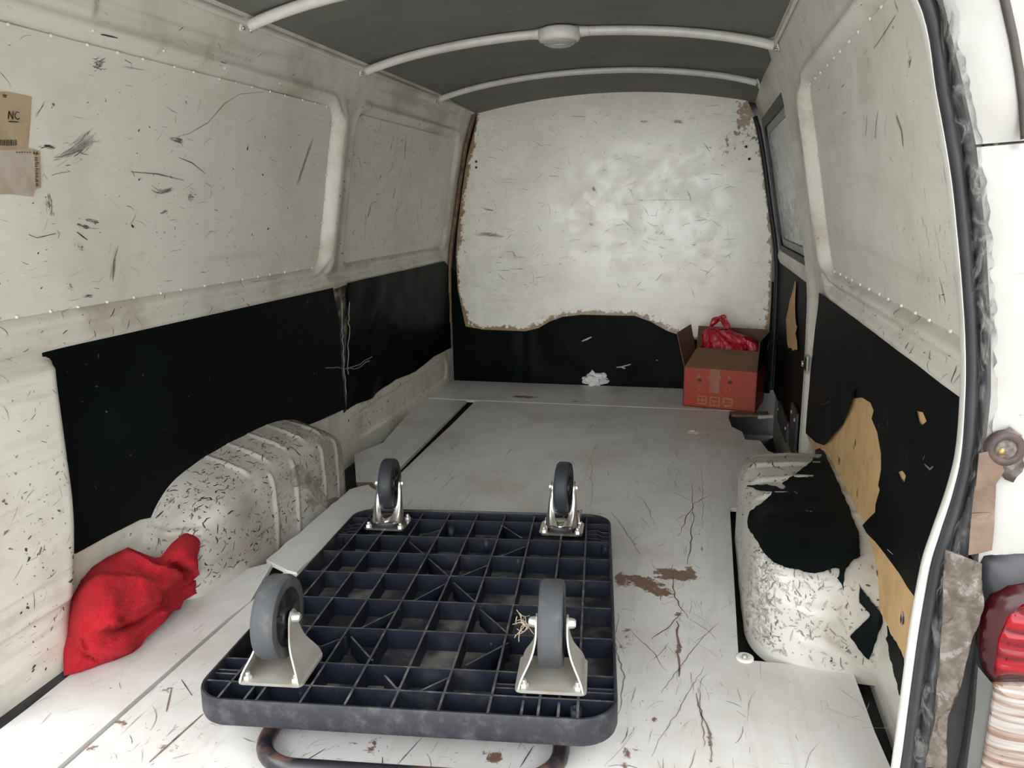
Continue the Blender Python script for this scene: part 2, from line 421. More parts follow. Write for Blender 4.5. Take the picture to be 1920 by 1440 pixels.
# riveted upper panels (flat painted sheets in the pressed frames), with their rivets
rv_mesh = None
def rivet(parent, p, n, r=.0034):
    global rv_mesh
    if rv_mesh is None:
        rv_mesh = mk('rivet', *glathe([(0, .003), (.5 * r, .0026), (r, .0008), (r, -.001)], 8), M_bow)
        me = rv_mesh.data; bpy.data.objects.remove(rv_mesh); rv_mesh = me
    o = bpy.data.objects.new('rivet', rv_mesh); COL.objects.link(o); o.parent = parent
    org = np.array(parent['_org']) if '_org' in parent else np.zeros(3)
    o.location = tuple(np.asarray(p) - org); o.rotation_mode = 'QUATERNION'; o.rotation_quaternion = Vector(n).to_track_quat('Z', 'Y'); return o
def upper_panel(par, side, a, b_, c, d_, rr, label):
    ol = rrect(a + .004, b_ - .004, c + .004, d_ - .004, rr - .003)
    g = gsheet(ol, lambda y, z, t: (side * (W(z) + .008 + t), y, z), .004, step=.045, border=.025)
    return tag(mk('upper_panel', *g, M_panel, par, angle=40), label)
pl1 = upper_panel(wl, -1, 0.91, *PAN_L[0][1:], 'large scuffed white panel riveted between the roof rail and belt rail')
pl2 = upper_panel(wl, -1, *PAN_L[1], 'smaller scuffed white panel beside the partition')
pr1 = upper_panel(wr, 1, *PAN_R[0], 'scuffed white panel riveted above the torn black lining')
for side, par, (a, b_, c, d_, rr), st in ((-1, wl, PAN_L[0], .078), (1, wr, PAN_R[0], .085)):
    lo = max(a, 1.0) + .03
    for k, y in enumerate(np.arange(lo, b_ - .02, st)):
        for z in (c + .006, d_ - .006):
            yy = y + random.uniform(-.012, .012); rivet(par, (side * (W(z) + .006), yy, z), (-side, 0, .15))
    for z in np.arange(c + .07, d_ - .03, .072): rivet(par, (side * (W(z) + .006), b_ - .006, z), (-side, 0, .1))
for y in (1.26, 1.45, 1.66, 1.9): rivet(wl, (-(W(1.168) - .006), y, 1.168), (1, 0, .2), .005)

# ------------------------------------------------------------------ ceiling and its bows
def zc(x, y): return 1.286 + .066 * (1 - (x / .62) ** 2) - .020 * float(sst(3.05, 3.6, y))
ys = np.linspace(Y0 + .2, 3.68, 46); xs = np.linspace(-.66, .66, 41)
V = [(x, y, zc(x, y)) for y in ys for x in xs]; n = len(V); F = grid_faces(len(ys), len(xs))
V += [(x, y, zc(x, y) + .05) for y in ys for x in xs]; F += [tuple(i + n for i in f[::-1]) for f in F]
nx = len(xs); rim = list(range(nx)) + [i * nx + nx - 1 for i in range(1, len(ys))] + [(len(ys) - 1) * nx + j for j in range(nx - 2, -1, -1)] + [i * nx for i in range(len(ys) - 2, 0, -1)]
F += [(b_, a, a + n, b_ + n) for a, b_ in zip(rim, rim[1:] + rim[:1])]
ce = tag(mk('ceiling', V, F, M_ceil), 'curved dark grey headliner of the van', kind='structure')
sc_ = Scuffs(lambda x, y, l=0: (x, y, zc(x, y) - l))
sc_.V = []
for (u, v, L) in ((640, 24, .05), (190, 0, 0),):
    if L:
        p = ply(u, v, 1.75); sc_.stroke([(p[0] - .03, 1.74), (p[0], 1.75), (p[0] + .03, 1.755)], .012, 0)
sc_.build('scuff_mark', ce)
for side, par in ((-1, wl), (1, wr)):              # folded roof flange under the headliner
    y1 = 3.6 if side < 0 else 2.45
    P = [(side * (W(1.272) - .004), y, 1.272) for y in np.linspace(.95, y1, 14)]
    mk('roof_flange', *gtube(P, [(.009, .005)] * len(P), 8, up=(0, 0, 1)), M_body, par)
bow_root = []
def bow(y, lab, r=.013, e0=-.602, e1=.602):
    t = thing('roof_bow', lab, 'roof bow', (0, y, 1.28), group='white bows across the headliner')
    xs = np.linspace(e0, e1, 41)
    P = [(x, y, zc(x, y) - r * .75 - .004 - .010 * abs(x / .6) ** 6) for x in xs]
    R_ = [(r, r * (1.45 - .7 * abs(x / .6) ** 3)) for x in xs]
    mk('bar', *gtube(P, R_, 14, up=(0, 0, 1)), M_bow, t)
    for s in (-1, 1):
        xb = s * (abs(e0) + .001)
        g = gsheet(rrect(y - .026, y + .026, 1.2485, 1.279, .009), lambda a, z, tt: (s * (W(z) - .006 + tt), a, z), .004, step=.03, border=.02)
        br = mk('end_bracket', *g, M_bow, t, angle=40)
        for dy in (-.015, .015):
            mk('screw', *xf(glathe([(0, .003), (.003, .0026), (.0045, .001), (.0045, -.002)], 10, 'x'), rz(math.pi if s > 0 else 0), (s * (W(1.258) - .0065), y + dy, 1.258)), M_steel, br)
    return t
bow(1.715, 'white roof bow ahead of the rear opening, without a lamp')
bow(2.365, 'white roof bow that carries the round dome lamp')
bow(3.065, 'thin white roof bow next to the white partition', .011)
# dome lamp on the middle bow
t = thing('dome_lamp', 'round cream dome lamp with frosted lens in the middle of a roof bow', 'lamp', (.008, 2.352, 1.345))
def ring(prof, mat, name, par, sx=1.0, sy=1.0, c=(.008, 2.352, 1.345), n=40):
    g = glathe(prof, n); v = [(c[0] + x * sx, c[1] + y * sy, c[2] + z) for x, y, z in g[0]]; return mk(name, v, g[1], mat, par, angle=45)
ring([(.045, .004), (.058, .0), (.062, -.006), (.061, -.028), (.056, -.034), (.050, -.035), (.049, -.03)], M_bow, 'housing', t, 1.0, .85)
lb = NB('frosted_lens'); lb.b.inputs['Transmission Weight'].default_value = .35
ring([(.0505, -.030), (.049, -.037), (.042, -.043), (.028, -.048), (.012, -.050), (0, -.0505)], lb.fin((.50, .50, .48, 1), .22), 'lens', t, 1.0, .85)
ring([(.030, -.049), (.033, -.0485), (.033, -.046), (.030, -.046)], plain('lens_rim', (.42, .42, .4, 1), .3), 'lens_rim', t, 1.0, .85)
for s in (-1, 1):
    P = [(.008 + s * (.045 + .045 * k / 5), 2.364, zc(.008 + s * (.045 + .045 * k / 5), 2.364) - .0145) for k in range(6)]
    mk('collar', *gtube(P, [(.0165 - .0008 * k, .026 - .0016 * k) for k in range(6)], 14, up=(0, 0, 1)), M_bow, t)

# ------------------------------------------------------------------ partition
def topline(x): return zc(x, YB) + .004
pw = [ply(u, v, YB) for u, v in [(893, 228), (875, 300), (866, 360), (858, 430), (855, 480), (858, 540), (868, 590), (873, 612), (905, 618), (985, 621), (1010, 615), (1030, 603), (1055, 594), (1090, 590), (1190, 592), (1220, 603), (1250, 620), (1290, 634), (1350, 645), (1440, 655), (1446, 560), (1448, 470), (1441, 380), (1429, 290), (1417, 225)]]
ol = [(p[0], p[2]) for p in pw] + [(x, topline(x)) for x in np.linspace(.600, -.600, 15)]
ol = [(x + .0, z) for x, z in ol]
holes = []
vs, fs = cdt(ol, holes, .012, .010)
ed = pdist(ol, vs[:, 0], vs[:, 1])
wf_v = [(x, YB - .0 + .0015 * fbm(x, z, 0, 2.0, 2), z) for x, z in vs]; n = len(vs)
wf_f = [f for f in fs] + [tuple(i + n for i in f[::-1]) for f in fs]
es = {(f[i], f[(i + 1) % 3]) for f in fs for i in range(3)}
wf_f += [(b_, a, a + n, b_ + n) for (a, b_) in es if (b_, a) not in es]
wf = mk('wall_front', wf_v + [(x, YB + .012, z) for x, z in vs], wf_f, M_part, angle=40)
at = wf.data.attributes.new('edge', 'FLOAT', 'POINT')
Zv = vs[:, 1]; Xv = vs[:, 0]
lft = np.clip((-Xv - .52) / .10, 0, 1) * np.exp(-ed / .030) * (.80 + .25 * (Zv > .66))
bot = np.exp(-ed / .030) * sst(.52, .40, Zv) * .98
rgt = np.exp(-ed / .020) * np.clip((Xv - .52) / .10, 0, 1) * .86
cor = np.exp(-(np.hypot((Xv - .595) / .055, (Zv - 1.21) / .085)) ** 2) * .85
tp = 0 * Zv
ev = np.maximum.reduce([lft, bot, rgt, cor, tp])
at.data.foreach_set('value', np.concatenate([ev, ev]).astype(np.float32))
fk = .55 * np.exp(-np.hypot((Xv - .545) / .075, (Zv - 1.10) / .11) ** 2) + .40 * np.exp(-(ed / .04) ** 2) * sst(.5, .6, Xv) * sst(.45, .6, Zv) + .42 * np.exp(-(ed / .035) ** 2) * sst(-.5, -.6, Xv) * sst(.6, .8, Zv) + .30 * np.exp(-(ed / .05) ** 2) * sst(.55, .45, Zv)
at = wf.data.attributes.new('fleck', 'FLOAT', 'POINT'); at.data.foreach_set('value', np.concatenate([fk, fk]).astype(np.float32))
tag(wf, 'cream white plywood partition with humped lower edge and rusty rim', kind='structure')
for (u, v) in [(893, 303), (893, 314), (873, 472), (1399, 275), (1405, 298), (1428, 470), (868, 560)]:
    p = ply(u, v, YB - .001); mk('screw_hole', *xf(glathe([(0, -.001), (.0055, -.0008), (.006, .002)], 10), rx(math.pi / 2), p), M_scuff[0], wf)
bk = mk('partition_frame', *gbox(-.80, .80, YB + .035, YB + .06, -.3, 1.45), M_dark, wf)
# black vinyl under the partition
def vin(x, z, t):
    w = .012 * fbm(x * 1.3, z * 1.0, 4, 3, 3) * float(sst(.0, .06, z)) + .010 * math.exp(-((x + .40) / .012) ** 2) - .006 * math.exp(-((x + .37) / .02) ** 2)
    w += .006 * math.sin((x * 14 + z * 9)) * float(sst(-.2, .3, x)) * float(sst(.42, .2, z))
    return (x, YB + .022 - .008 * (1 - z / .4) + w * .5 + t, z)
ol = [(-.762, -.012), (.762, -.012), (.762, .50), (-.70, .50), (-.762, .56)]
g = gsheet(ol, vin, .003, step=.02, border=.03)
vo = tag(mk('vinyl_cover', *g, M_vinyl2, None, angle=60, origin=(0, YB, 0)), 'black vinyl cover below the humped edge of the white partition', 'vinyl cover')
s_ = Scuffs(lambda x, z, l=0: tuple(np.array(vin(x, z, 0)) - (0, .001 + l, 0)))
for pts, w in (([(1090, 641), (1100, 637), (1108, 633)], .012), ([(1155, 690), (1165, 689), (1182, 684)], .010), ([(1165, 690), (1172, 692)], .012), ([(1230, 676), (1233, 677)], .008)):
    s_.stroke([(lambda p: (p[0], p[2]))(ply(u, v, YB)) for u, v in pts], w, 4)
s_.build('scuff_mark', vo)
# rusty upright channel between the left side and the partition
P = [(-(W(z) - .010), 3.575, z) for z in np.linspace(.30, 1.275, 30)]
ch = mk('trim_1', *gtube(P, [(.006, .016 + .006 * fbm(0, 0, p[2], 9)) for p in P], 8, up=(1, 0, 0)), M_rust); tag(ch, 'rust brown channel beside the left edge of the partition', kind='structure')
P = [(W(z) - .004, 3.56, z) for z in np.linspace(.02, 1.2, 24)]
ch = mk('trim_2', *gtube(P, [(.010, .016)] * len(P), 8, up=(1, 0, 0)), M_rub); tag(ch, 'black rubber edge between partition and sliding door', kind='structure')

# ------------------------------------------------------------------ outside, unseen: concrete ground, and a raised tailgate added to shade the near floor
M_blocker = plain('blocker_grey', (.36, .35, .32, 1), .9, var=.2, vs=3)
gd = mk('ground', *gbox(-14, 14, -14, 10, -.72, -.62), plain('concrete_yard', (.42, .41, .39, 1), .85, var=.2, vs=2), smooth=False); tag(gd, 'pale concrete yard around the van', kind='structure')
def tgf(x, y, t):
    k = (.95 - y) / 1.3; return (x, y, 1.335 + .06 * k - .05 * (x / .7) ** 2 + t)
tg = mk('door_2', *gsheet(rrect(-.76, .76, -.34, .94, .10), tgf, .05, (), .08, .06), M_out, angle=40); tag(tg, 'unseen white tailgate added above the rear opening to shade the near floor', kind='structure')

for sx in (-1, 1):                                  # made-up walls out of view, added to cut the side light
    yw = mk('wall_side_blocker', *gbox(min(sx * 3.6, sx * 3.8), max(sx * 3.6, sx * 3.8), -7.5, 2.5, -.62, 2.6), M_blocker, smooth=False); tag(yw, 'unseen grey wall added beside the van to block side light', kind='structure')

# ------------------------------------------------------------------ floor: pan, step well and loose white boards
fl = mk('floor', *join(gbox(-.80, .80, Y0, 2.60, -.10, -.045), gbox(-.80, .56, 2.60, 3.66, -.10, -.045), gbox(.56, .80, 2.60, 3.66, -.26, -.22), gbox(.555, .565, 2.6, 3.66, -.26, -.05), gbox(.55, .80, 2.58, 2.605, -.26, -.05)), M_dark, smooth=False)
tag(fl, 'dark steel floor pan seen in the gaps between the boards', kind='structure')
def board(pix, lab, z=0.0, th=.012, seed=0, jit=.0, mat=M_floor, extra=None, warp=None, chips=None):
    pts = [tuple(p) if len(p) == 3 else None for p in pix]
    ol = []
    for p in pix:
        if len(p) == 3: ol.append((p[0], p[1]))
        else: q = flo(p[0], p[1], z); ol.append((q[0], q[1]))
    if jit: ol = jag(ol, .03, jit, seed)
    f = (lambda a, b_, t: (a, b_, z - t + warp(a, b_))) if warp else (lambda a, b_, t: (a, b_, z - t))
    g = gsheet(ol, f, th, step=.018 if chips else .06, border=.018 if chips else .04); o = mk('board', *g, [mat], fl, smooth=True, angle=30); tag(o, lab)
    A_ = np.array(g[0]); a_ = np.zeros(len(A_)) - .3
    for (u, v, sx, sy, am) in chips or ():
        c_ = flo(u, v); a_ = np.maximum(a_, am * np.exp(-np.hypot((A_[:, 0] - c_[0]) / sx, (A_[:, 1] - c_[1]) / sy) ** 2) - .3 * (1 - np.exp(-np.hypot((A_[:, 0] - c_[0]) / sx, (A_[:, 1] - c_[1]) / sy) ** 2)))
    at_ = o.data.attributes.new('chip', 'FLOAT', 'POINT'); at_.data.foreach_set('value', a_.astype(np.float32)); return o, ol
# (pixel pairs, or x, y, 0 in metres)
m_ol = [(-.522, Y0 + .02, 0), (.77, Y0 + .02, 0), (1640, 1372), (1598, 1256), (1385, 1236), (1369, 962), (1374, 885), (.535, 2.14, 0), (.70, 2.17, 0), (.745, 2.66, 0), (1478, 862), (1440, 845), (1425, 826), (1397, 824), (1392, 810), (1372, 800), (1366, 783), (1368, 771), (905, 752), (890, 753), (848, 795), (800, 840), (745, 893), (-.55, 2.05, 0), (-.524, 1.6, 0)]
o, main_ol = board(m_ol, 'large scratched white floor board with chipped brown patches', chips=[(1235, 1180, .10, .40, .26), (1010, 1400, .40, .10, .22), (300, 1400, .16, .16, .26), (1165, 1085, .030, .07, .85), (1205, 1092, .06, .05, .95), (1265, 1078, .075, .040, 1.15), (1240, 1110, .05, .05, .8), (1290, 1070, .03, .05, .7), (1190, 1020, .03, .06, .5), (1290, 1010, .012, .09, .62), (1310, 1000, .010, .08, .55), (1225, 1350, .02, .03, .7), (1175, 1200, .04, .12, .5), (1272, 1215, .012, .07, .75), (1330, 1390, .010, .10, .62), (1260, 1150, .06, .06, .5), (1300, 812, .06, .02, .6), (1350, 790, .08, .02, .7), (1085, 757, .09, .012, .72), (225, 1355, .03, .03, .6), (320, 1290, .05, .03, .62), (175, 1402, .03, .02, .65), (330, 1390, .09, .10, .46), (700, 1400, .02, .05, .7), (925, 1425, .025, .03, .75), (1180, 1420, .05, .06, .5)])
board([(790, 745), (848, 712), (-.745, 3.60, 0), (.70, 3.60, 0), (.68, 3.16, 0), (1450, 778), (1372, 770), (890, 750)], 'white cross board in front of the black vinyl', z=-.0005, chips=[(985, 744, .10, .035, .95), (1085, 753, .08, .02, .8), (1330, 765, .12, .03, .7)])
board([(664, 852), (-.70, 2.55, 0), (790, 747), (875, 751), (741, 886), (690, 915), (668, 905)], 'tapered white floor board beside the left sill', z=-.001)
board([(500, 1050), (655, 918), (690, 908), (712, 925), (700, 948), (640, 1000), (556, 1072), (540, 1068)], 'narrow chipped white board lying against the left wheel arch', z=.006, jit=.003, seed=3)
board([(-.700, Y0 + .02, 0), (-.531, Y0 + .02, 0), (-.530, 1.30, 0), (469, 1128), (512, 1054), (440, 1072), (395, 1100), (330, 1112), (-.752, 1.39, 0), (-.735, 1.2, 0), (-.706, 1.08, 0), (-.700, .95, 0)], 'white floor board under the red towel', z=.003)
board([(1372, 777), (1366, 771), (1440, 771), (1442, 778)], 'torn brown board end under the carton', z=.0, th=.01, mat=M_scuff[3], jit=.004, seed=5)
board([(668, 905), (700, 905), (712, 925), (690, 940)], 'broken brown board end beside the left wheel arch', z=.002, mat=M_scuff[3], jit=.004, seed=8)
mk('edge_strip', *gsheet([(-.737, .66), (-.698, .66), (-.698, .95), (-.704, 1.08), (-.728, 1.19), (-.745, 1.19), (-.737, 1.1)], lambda x, y, t: (x, y, .0015 - t), .004, step=.05, border=.04), M_rub, fl)  # dark strip laid in to paint the shaded gap beside the corner box
# dirt and scratches of the floor boards
def fsurf(x, y, l=0.0): return (x, y, .0004 + l)
s_ = Scuffs(fsurf); fx = lambda u, v: tuple(flo(u, v)[:2])
def onmain(x, y): return 1.0 if inside(main_ol, np.array([x]), np.array([y]))[0] else 0.0
lane = lambda x, y: onmain(x, y) * (.25 + .75 * math.exp(-((x - .38) / .18) ** 2)) * (1 if y < 2.6 else .6)
s_.scatter(-.5, .75, .75, 3.1, 620, .006, .12, .0006, .0021, math.pi / 2, .5, (0, 1, 1, 2, 3, 2), lane)
s_.scatter(-.5, .75, .75, 3.2, 420, .004, .045, .0006, .0018, math.pi / 2, 1.0, (0, 1, 2, 2), onmain)
s_.scatter(-.5, .3, .70, 1.0, 320, .004, .05, .0006, .0024, 1.3, .8, (0, 1, 1, 2, 3), onmain)
for pts, w in (([(1270, 1165), (1272, 1200), (1272, 1235), (1274, 1270)], .012), ([(1305, 1300), (1318, 1350), (1330, 1370), (1336, 1430)], .007), ([(1315, 870), (1318, 930), (1316, 990)], .0025), ([(1120, 830), (1108, 862), (1110, 900), (1108, 960)], .003),
               ([(1095, 885), (1105, 900), (1112, 880)], .003), ([(1340, 925), (1300, 945), (1272, 1005)], .005), ([(1300, 895), (1298, 935), (1296, 975)], .003), ([(1190, 925), (1215, 950), (1228, 985)], .004),
               ([(1145, 960), (1170, 990), (1200, 1040)], .006), ([(1220, 1200), (1250, 1180), (1276, 1150)], .006), ([(1300, 960), (1296, 1010), (1290, 1060)], .008), ([(1160, 1150), (1150, 1200), (1170, 1270), (1160, 1340)], .005),
               ([(1220, 1420), (1240, 1380), (1275, 1330), (1320, 1250)], .003), ([(1260, 1060), (1265, 1120), (1290, 1160)], .006), ([(1180, 1180), (1230, 1230), (1250, 1260)], .003), ([(1240, 1300), (1290, 1230), (1320, 1190)], .004), ([(1310, 1290), (1316, 1360), (1322, 1400)], .004)):
    s_.stroke([fx(u + random.uniform(-2.5, 2.5), v) for u, v in resamp(pts, 8, False)], w * .7, random.choice((3, 1, 1, 3)))
for pts, w in (([(280, 1430), (330, 1385), (380, 1340)], .006), ([(322, 1290), (312, 1335)], .005), ([(340, 1275), (360, 1305)], .003), ([(610, 1405), (560, 1435)], .003), ([(790, 1385), (740, 1440)], .002), ([(1000, 1400), (975, 1440)], .003)):
    s_.stroke([fx(u, v) for u, v in resamp(pts, 12, False)], w, 3 if w > .004 else 0)
s_.build('scratches', fl, 'dark scratches and chipped brown spots on the white boards')
s_ = Scuffs(lambda x, y, l=0: (x, y, .0034 + l)); s_.scatter(-.70, -.54, .75, 1.35, 60, .005, .05, .0006, .0016, 1.5, .7, (0, 1, 2, 2)); s_.build('scratches', fl)

# ------------------------------------------------------------------ scuffs on the sides and the partition
s_ = Scuffs(surf_side(-1)); wy = lambda u, v: (lambda p: (p[1], p[2]))(wal(u, v, -1))
s_.scatter(1.02, 2.22, .69, 1.13, 300, .003, .05, .0006, .0022, 0, .55, (0, 1, 2, 2, 2, 2))
s_.scatter(1.02, 1.75, .70, .98, 60, .004, .045, .0008, .003, .1, .5, (0, 1, 1, 2))
s_.scatter(2.44, 3.44, .69, 1.13, 300, .006, .08, .001, .004, 1.2, .7, (1, 1, 2, 2, 0))
s_.scatter(1.02, 3.5, 1.16, 1.25, 120, .004, .04, .0008, .003, 0, .6, (0, 1, 2))
s_.scatter(1.02, 3.5, .60, .66, 170, .005, .05, .001, .004, .5, 1.0, (1, 1, 2, 0))
s_.scatter(2.42, 3.55, .01, .15, 150, .006, .05, .001, .005, .5, .9, (0, 1, 2)); s_.flecks(2.4, 3.55, .01, .2, 60, .002, .006)
s_.scatter(.98, 1.14, .02, .58, 90, .005, .04, .001, .003, .4, 1.0, (0, 1, 2)); s_.flecks(.98, 1.13, .02, .45, 90, .0008, .0045)
s_.flecks(1.02, 2.2, .70, 1.12, 90, .0008, .004); s_.flecks(2.28, 2.40, .62, 1.2, 60, .0008, .004)
for pts, w, m in (([(105, 300), (125, 296), (150, 280), (180, 252)], .020, 2), ([(125, 296), (150, 283), (175, 262)], .010, 1), ([(95, 362), (99, 380), (101, 400)], .012, 1), ([(228, 455), (220, 485), (216, 528)], .007, 1), ([(175, 118), (190, 120), (203, 114)], .016, 1), ([(182, 122), (196, 116)], .01, 0),
                  ([(325, 260), (360, 250), (395, 230), (425, 195), (455, 176), (500, 172)], .0025, 1), ([(340, 295), (365, 305), (390, 325)], .003, 0), ([(250, 322), (300, 326), (350, 338)], .004, 1), ([(320, 258), (350, 266)], .006, 1), ([(150, 420), (175, 428)], .005, 0), ([(165, 412), (190, 418)], .006, 0), ([(60, 440), (75, 446), (110, 438)], .003, 0), ([(80, 278), (90, 275), (108, 276)], .005, 0),
                  ([(285, 350), (300, 360), (330, 355)], .008, 1), ([(305, 400), (318, 396)], .008, 1), ([(358, 375), (362, 368), (370, 368)], .010, 1), ([(150, 435), (170, 450)], .004, 0), ([(455, 440), (470, 300)], .001, 2), ([(560, 350), (590, 260)], .012, 2), ([(183, 65), (190, 66), (215, 72)], .004, 0), ([(240, 112), (252, 118), (252, 126)], .003, 0), ([(155, 460), (160, 468)], .008, 0), ([(135, 535), (142, 540)], .010, 0), ([(160, 556), (180, 554)], .005, 0),
                  ([(765, 250), (762, 300)], .006, 1), ([(742, 250), (735, 285)], .005, 2), ([(745, 350), (740, 372)], .009, 1), ([(715, 335), (718, 330)], .01, 0), ([(700, 380), (692, 410)], .006, 1)):
    s_.smear([wy(u, v) for u, v in resamp(pts, 10, False)], w, m)
s_.build('scuff_marks', wl, 'dark scuff marks on the white left side')
s_ = Scuffs(surf_side(1)); wyr = lambda u, v: (lambda p: (p[1], p[2]))(wal(u, v, 1))
s_.scatter(1.03, 2.08, .69, 1.11, 200, .004, .045, .0007, .0024, 1.4, .6, (0, 1, 2, 2, 2)); s_.scatter(1.03, 1.3, .69, .82, 60, .004, .03, .001, .003, 1.2, .6, (0, 1))
s_.scatter(1.02, 2.4, .61, .66, 110, .005, .04, .001, .004, .4, .8, (1, 2, 0)); s_.scatter(1.1, 2.4, 1.14, 1.25, 40, .004, .03, .001, .0025, .2, .8, (1, 2)); s_.flecks(2.12, 2.44, .05, 1.2, 70, .0006, .003)
for pts, w, m in (([(1617, 218), (1616, 240), (1614, 256)], .003, 0), ([(1637, 210), (1633, 235), (1633, 262)], .003, 0), ([(1668, 210), (1680, 245), (1684, 280)], .006, 2), ([(1697, 105), (1692, 125)], .010, 1), ([(1668, 30), (1640, 75), (1628, 92)], .0025, 1), ([(1650, 515), (1652, 570)], .002, 1), ([(1500, 72), (1503, 78)], .012, 0), ([(1750, 520), (1762, 570)], .004, 1)):
    s_.smear([wyr(u, v) for u, v in resamp(pts, 10, False)], w, m)
s_.build('scuff_marks', wr, 'dark scuff marks on the white right side')
s_ = Scuffs(lambda x, z, l=0: (x, YB - .0032 + .0015 * fbm(x, z, 0, 2.0, 2) - l + .0022, z)); fp = lambda u, v: (lambda p: (p[0], p[2]))(ply(u, v, YB))
s_.scatter(-.58, .62, .45, 1.25, 330, .006, .07, .001, .004, 0, .5, (0, 1, 2, 2, 2, 2)); s_.scatter(-.55, .6, .5, 1.25, 60, .006, .05, .001, .004, 1.4, .4, (1, 2, 2))
for pts, w, m in (([(885, 441), (915, 440), (945, 443)], .012, 2), ([(1110, 350), (1120, 361)], .008, 1), ([(1105, 420), (1112, 421)], .010, 1), ([(960, 470), (968, 482)], .008, 1), ([(900, 390), (925, 395)], .006, 2), ([(1200, 228), (1215, 228)], .008, 1), ([(1255, 228), (1280, 228)], .012, 2), ([(1195, 375), (1300, 375)], .0025, 2), ([(1073, 218), (1098, 219)], .004, 1)):
    s_.smear([fp(u, v) for u, v in resamp(pts, 10, False)], w, m)
s_.build('scuff_marks', wf, 'dark specks and scuffs on the cream partition')

# ------------------------------------------------------------------ wheel arches
from mathutils.bvhtree import BVHTree
def arch_grid(side, y0, y1, zt, dep, n_top, p, q, ribs_top, ribs_side, near=(), ny=150, nt=70, tilt=.0):
    s = np.linspace(-1, 1, ny); s = np.sin(s * math.pi / 2) * .6 + s * .4
    yc, hl = (y0 + y1) / 2, (y1 - y0) / 2
    th = np.linspace(0, math.pi / 2, nt)
    V = np.zeros((ny, nt, 3))
    for i, si in enumerate(s):
        Zt = zt * max(1 - abs(si) ** p, 0) ** (1 / q); D = dep * max(1 - abs(si) ** 7, 0) ** (1 / 3.5)
        a = np.sin(th) ** (2 / n_top); c = np.cos(th) ** (2 / n_top)
        xin = D * a; z = Zt * c * (1 - tilt * a)
        V[i, :, 0] = side * (W(z) + .004 - np.maximum(xin, -.0)); V[i, :, 1] = yc + hl * si; V[i, :, 2] = z
    du = np.gradient(V, axis=0); dv = np.gradient(V, axis=1); N = np.cross(du, dv); ln = np.linalg.norm(N, axis=2, keepdims=True); ln[ln < 1e-12] = 1; N /= ln
    if np.mean(N[ny // 2, :nt // 2, 2]) < 0: N = -N
    Y = V[:, :, 1]; T = np.broadcast_to(th / (math.pi / 2), Y.shape)
    d_ = np.zeros(Y.shape)
    X = np.abs(V[:, :, 0])
    up = sst(.10, .35, np.maximum(N[:, :, 2], 0)) 
    for (yr, w, a) in ribs_top: d_ += a * np.exp(-((Y - yr) / w) ** 4) * sst(.45, .75, N[:, :, 2]) * sst(.02, .05, .765 - X) * sst(.0, .03, X - (.765 - dep + .02))
    for (yr, w, a) in ribs_side: d_ += a * np.exp(-((Y - yr) / w) ** 4) * sst(.75, .93, np.abs(N[:, :, 0])) * sst(.015, .04, V[:, :, 2]) * sst(zt * .86, zt * .68, V[:, :, 2])
    for (zr, w, a) in near: d_ += a * np.exp(-((V[:, :, 2] - zr) / w) ** 4) * sst(.25, .5, -N[:, :, 1]) * sst(.02, .05, .765 - X) * sst(.0, .03, X - (.765 - dep + .015))
    for i in range(ny):
        for j in range(nt): d_[i, j] += .0035 * mnoise.noise(Vector((V[i, j, 0] * 14, Y[i, j] * 11, V[i, j, 2] * 14)))
    V = V + N * d_[:, :, None]
    V[:, -1, 2] = -.02
    F = grid_faces(ny, nt); F = F if side < 0 else [f[::-1] for f in F]
    return V.reshape(-1, 3), F
gl = arch_grid(-1, 1.335, 2.150, .262, .152, 9, 3.4, 3, [(1.60 + .095 * k, .008, .006) for k in range(5)], [(1.66, .008, .006), (1.77, .008, .006), (1.93, .007, .006), (2.02, .007, .006)], [(.15, .008, .007)], 220, 90, .20)
al = mk('wheel_arch', *gl, M_arch, None, angle=60, origin=(-.70, 1.74, 0))
tag(al, 'battered white ribbed wheel arch next to the red towel', 'wheel arch')
gr = arch_grid(1, 1.365, 2.130, .222, .230, 10, 5, 4, [(1.60 + .11 * k, .013, .008) for k in range(4)] + [(2.04, .01, .006), (2.075, .006, .006)], [], [(.045, .016, .009), (.14, .022, -.006)], 170, 90, .10)
ar = mk('wheel_arch', *gr, M_arch, None, angle=60, origin=(.65, 1.74, 0))
tag(ar, 'scratched white wheel arch draped with torn black vinyl', 'wheel arch')
BV = {-1: BVHTree.FromPolygons([tuple(v) for v in gl[0]], gl[1]), 1: BVHTree.FromPolygons([tuple(v) for v in gr[0]], gr[1])}
def hit(u, v, side, lift=0.0):
    d_ = nrm(dray(u, v)); h = BV[side].ray_cast(Vector(CAM), Vector(d_)); w_ = wal(u, v, side)
    p = w_; 
    if h[0] is not None and h[3] < np.linalg.norm(w_ - CAM): p = np.array(h[0])
    return p - d_ * lift
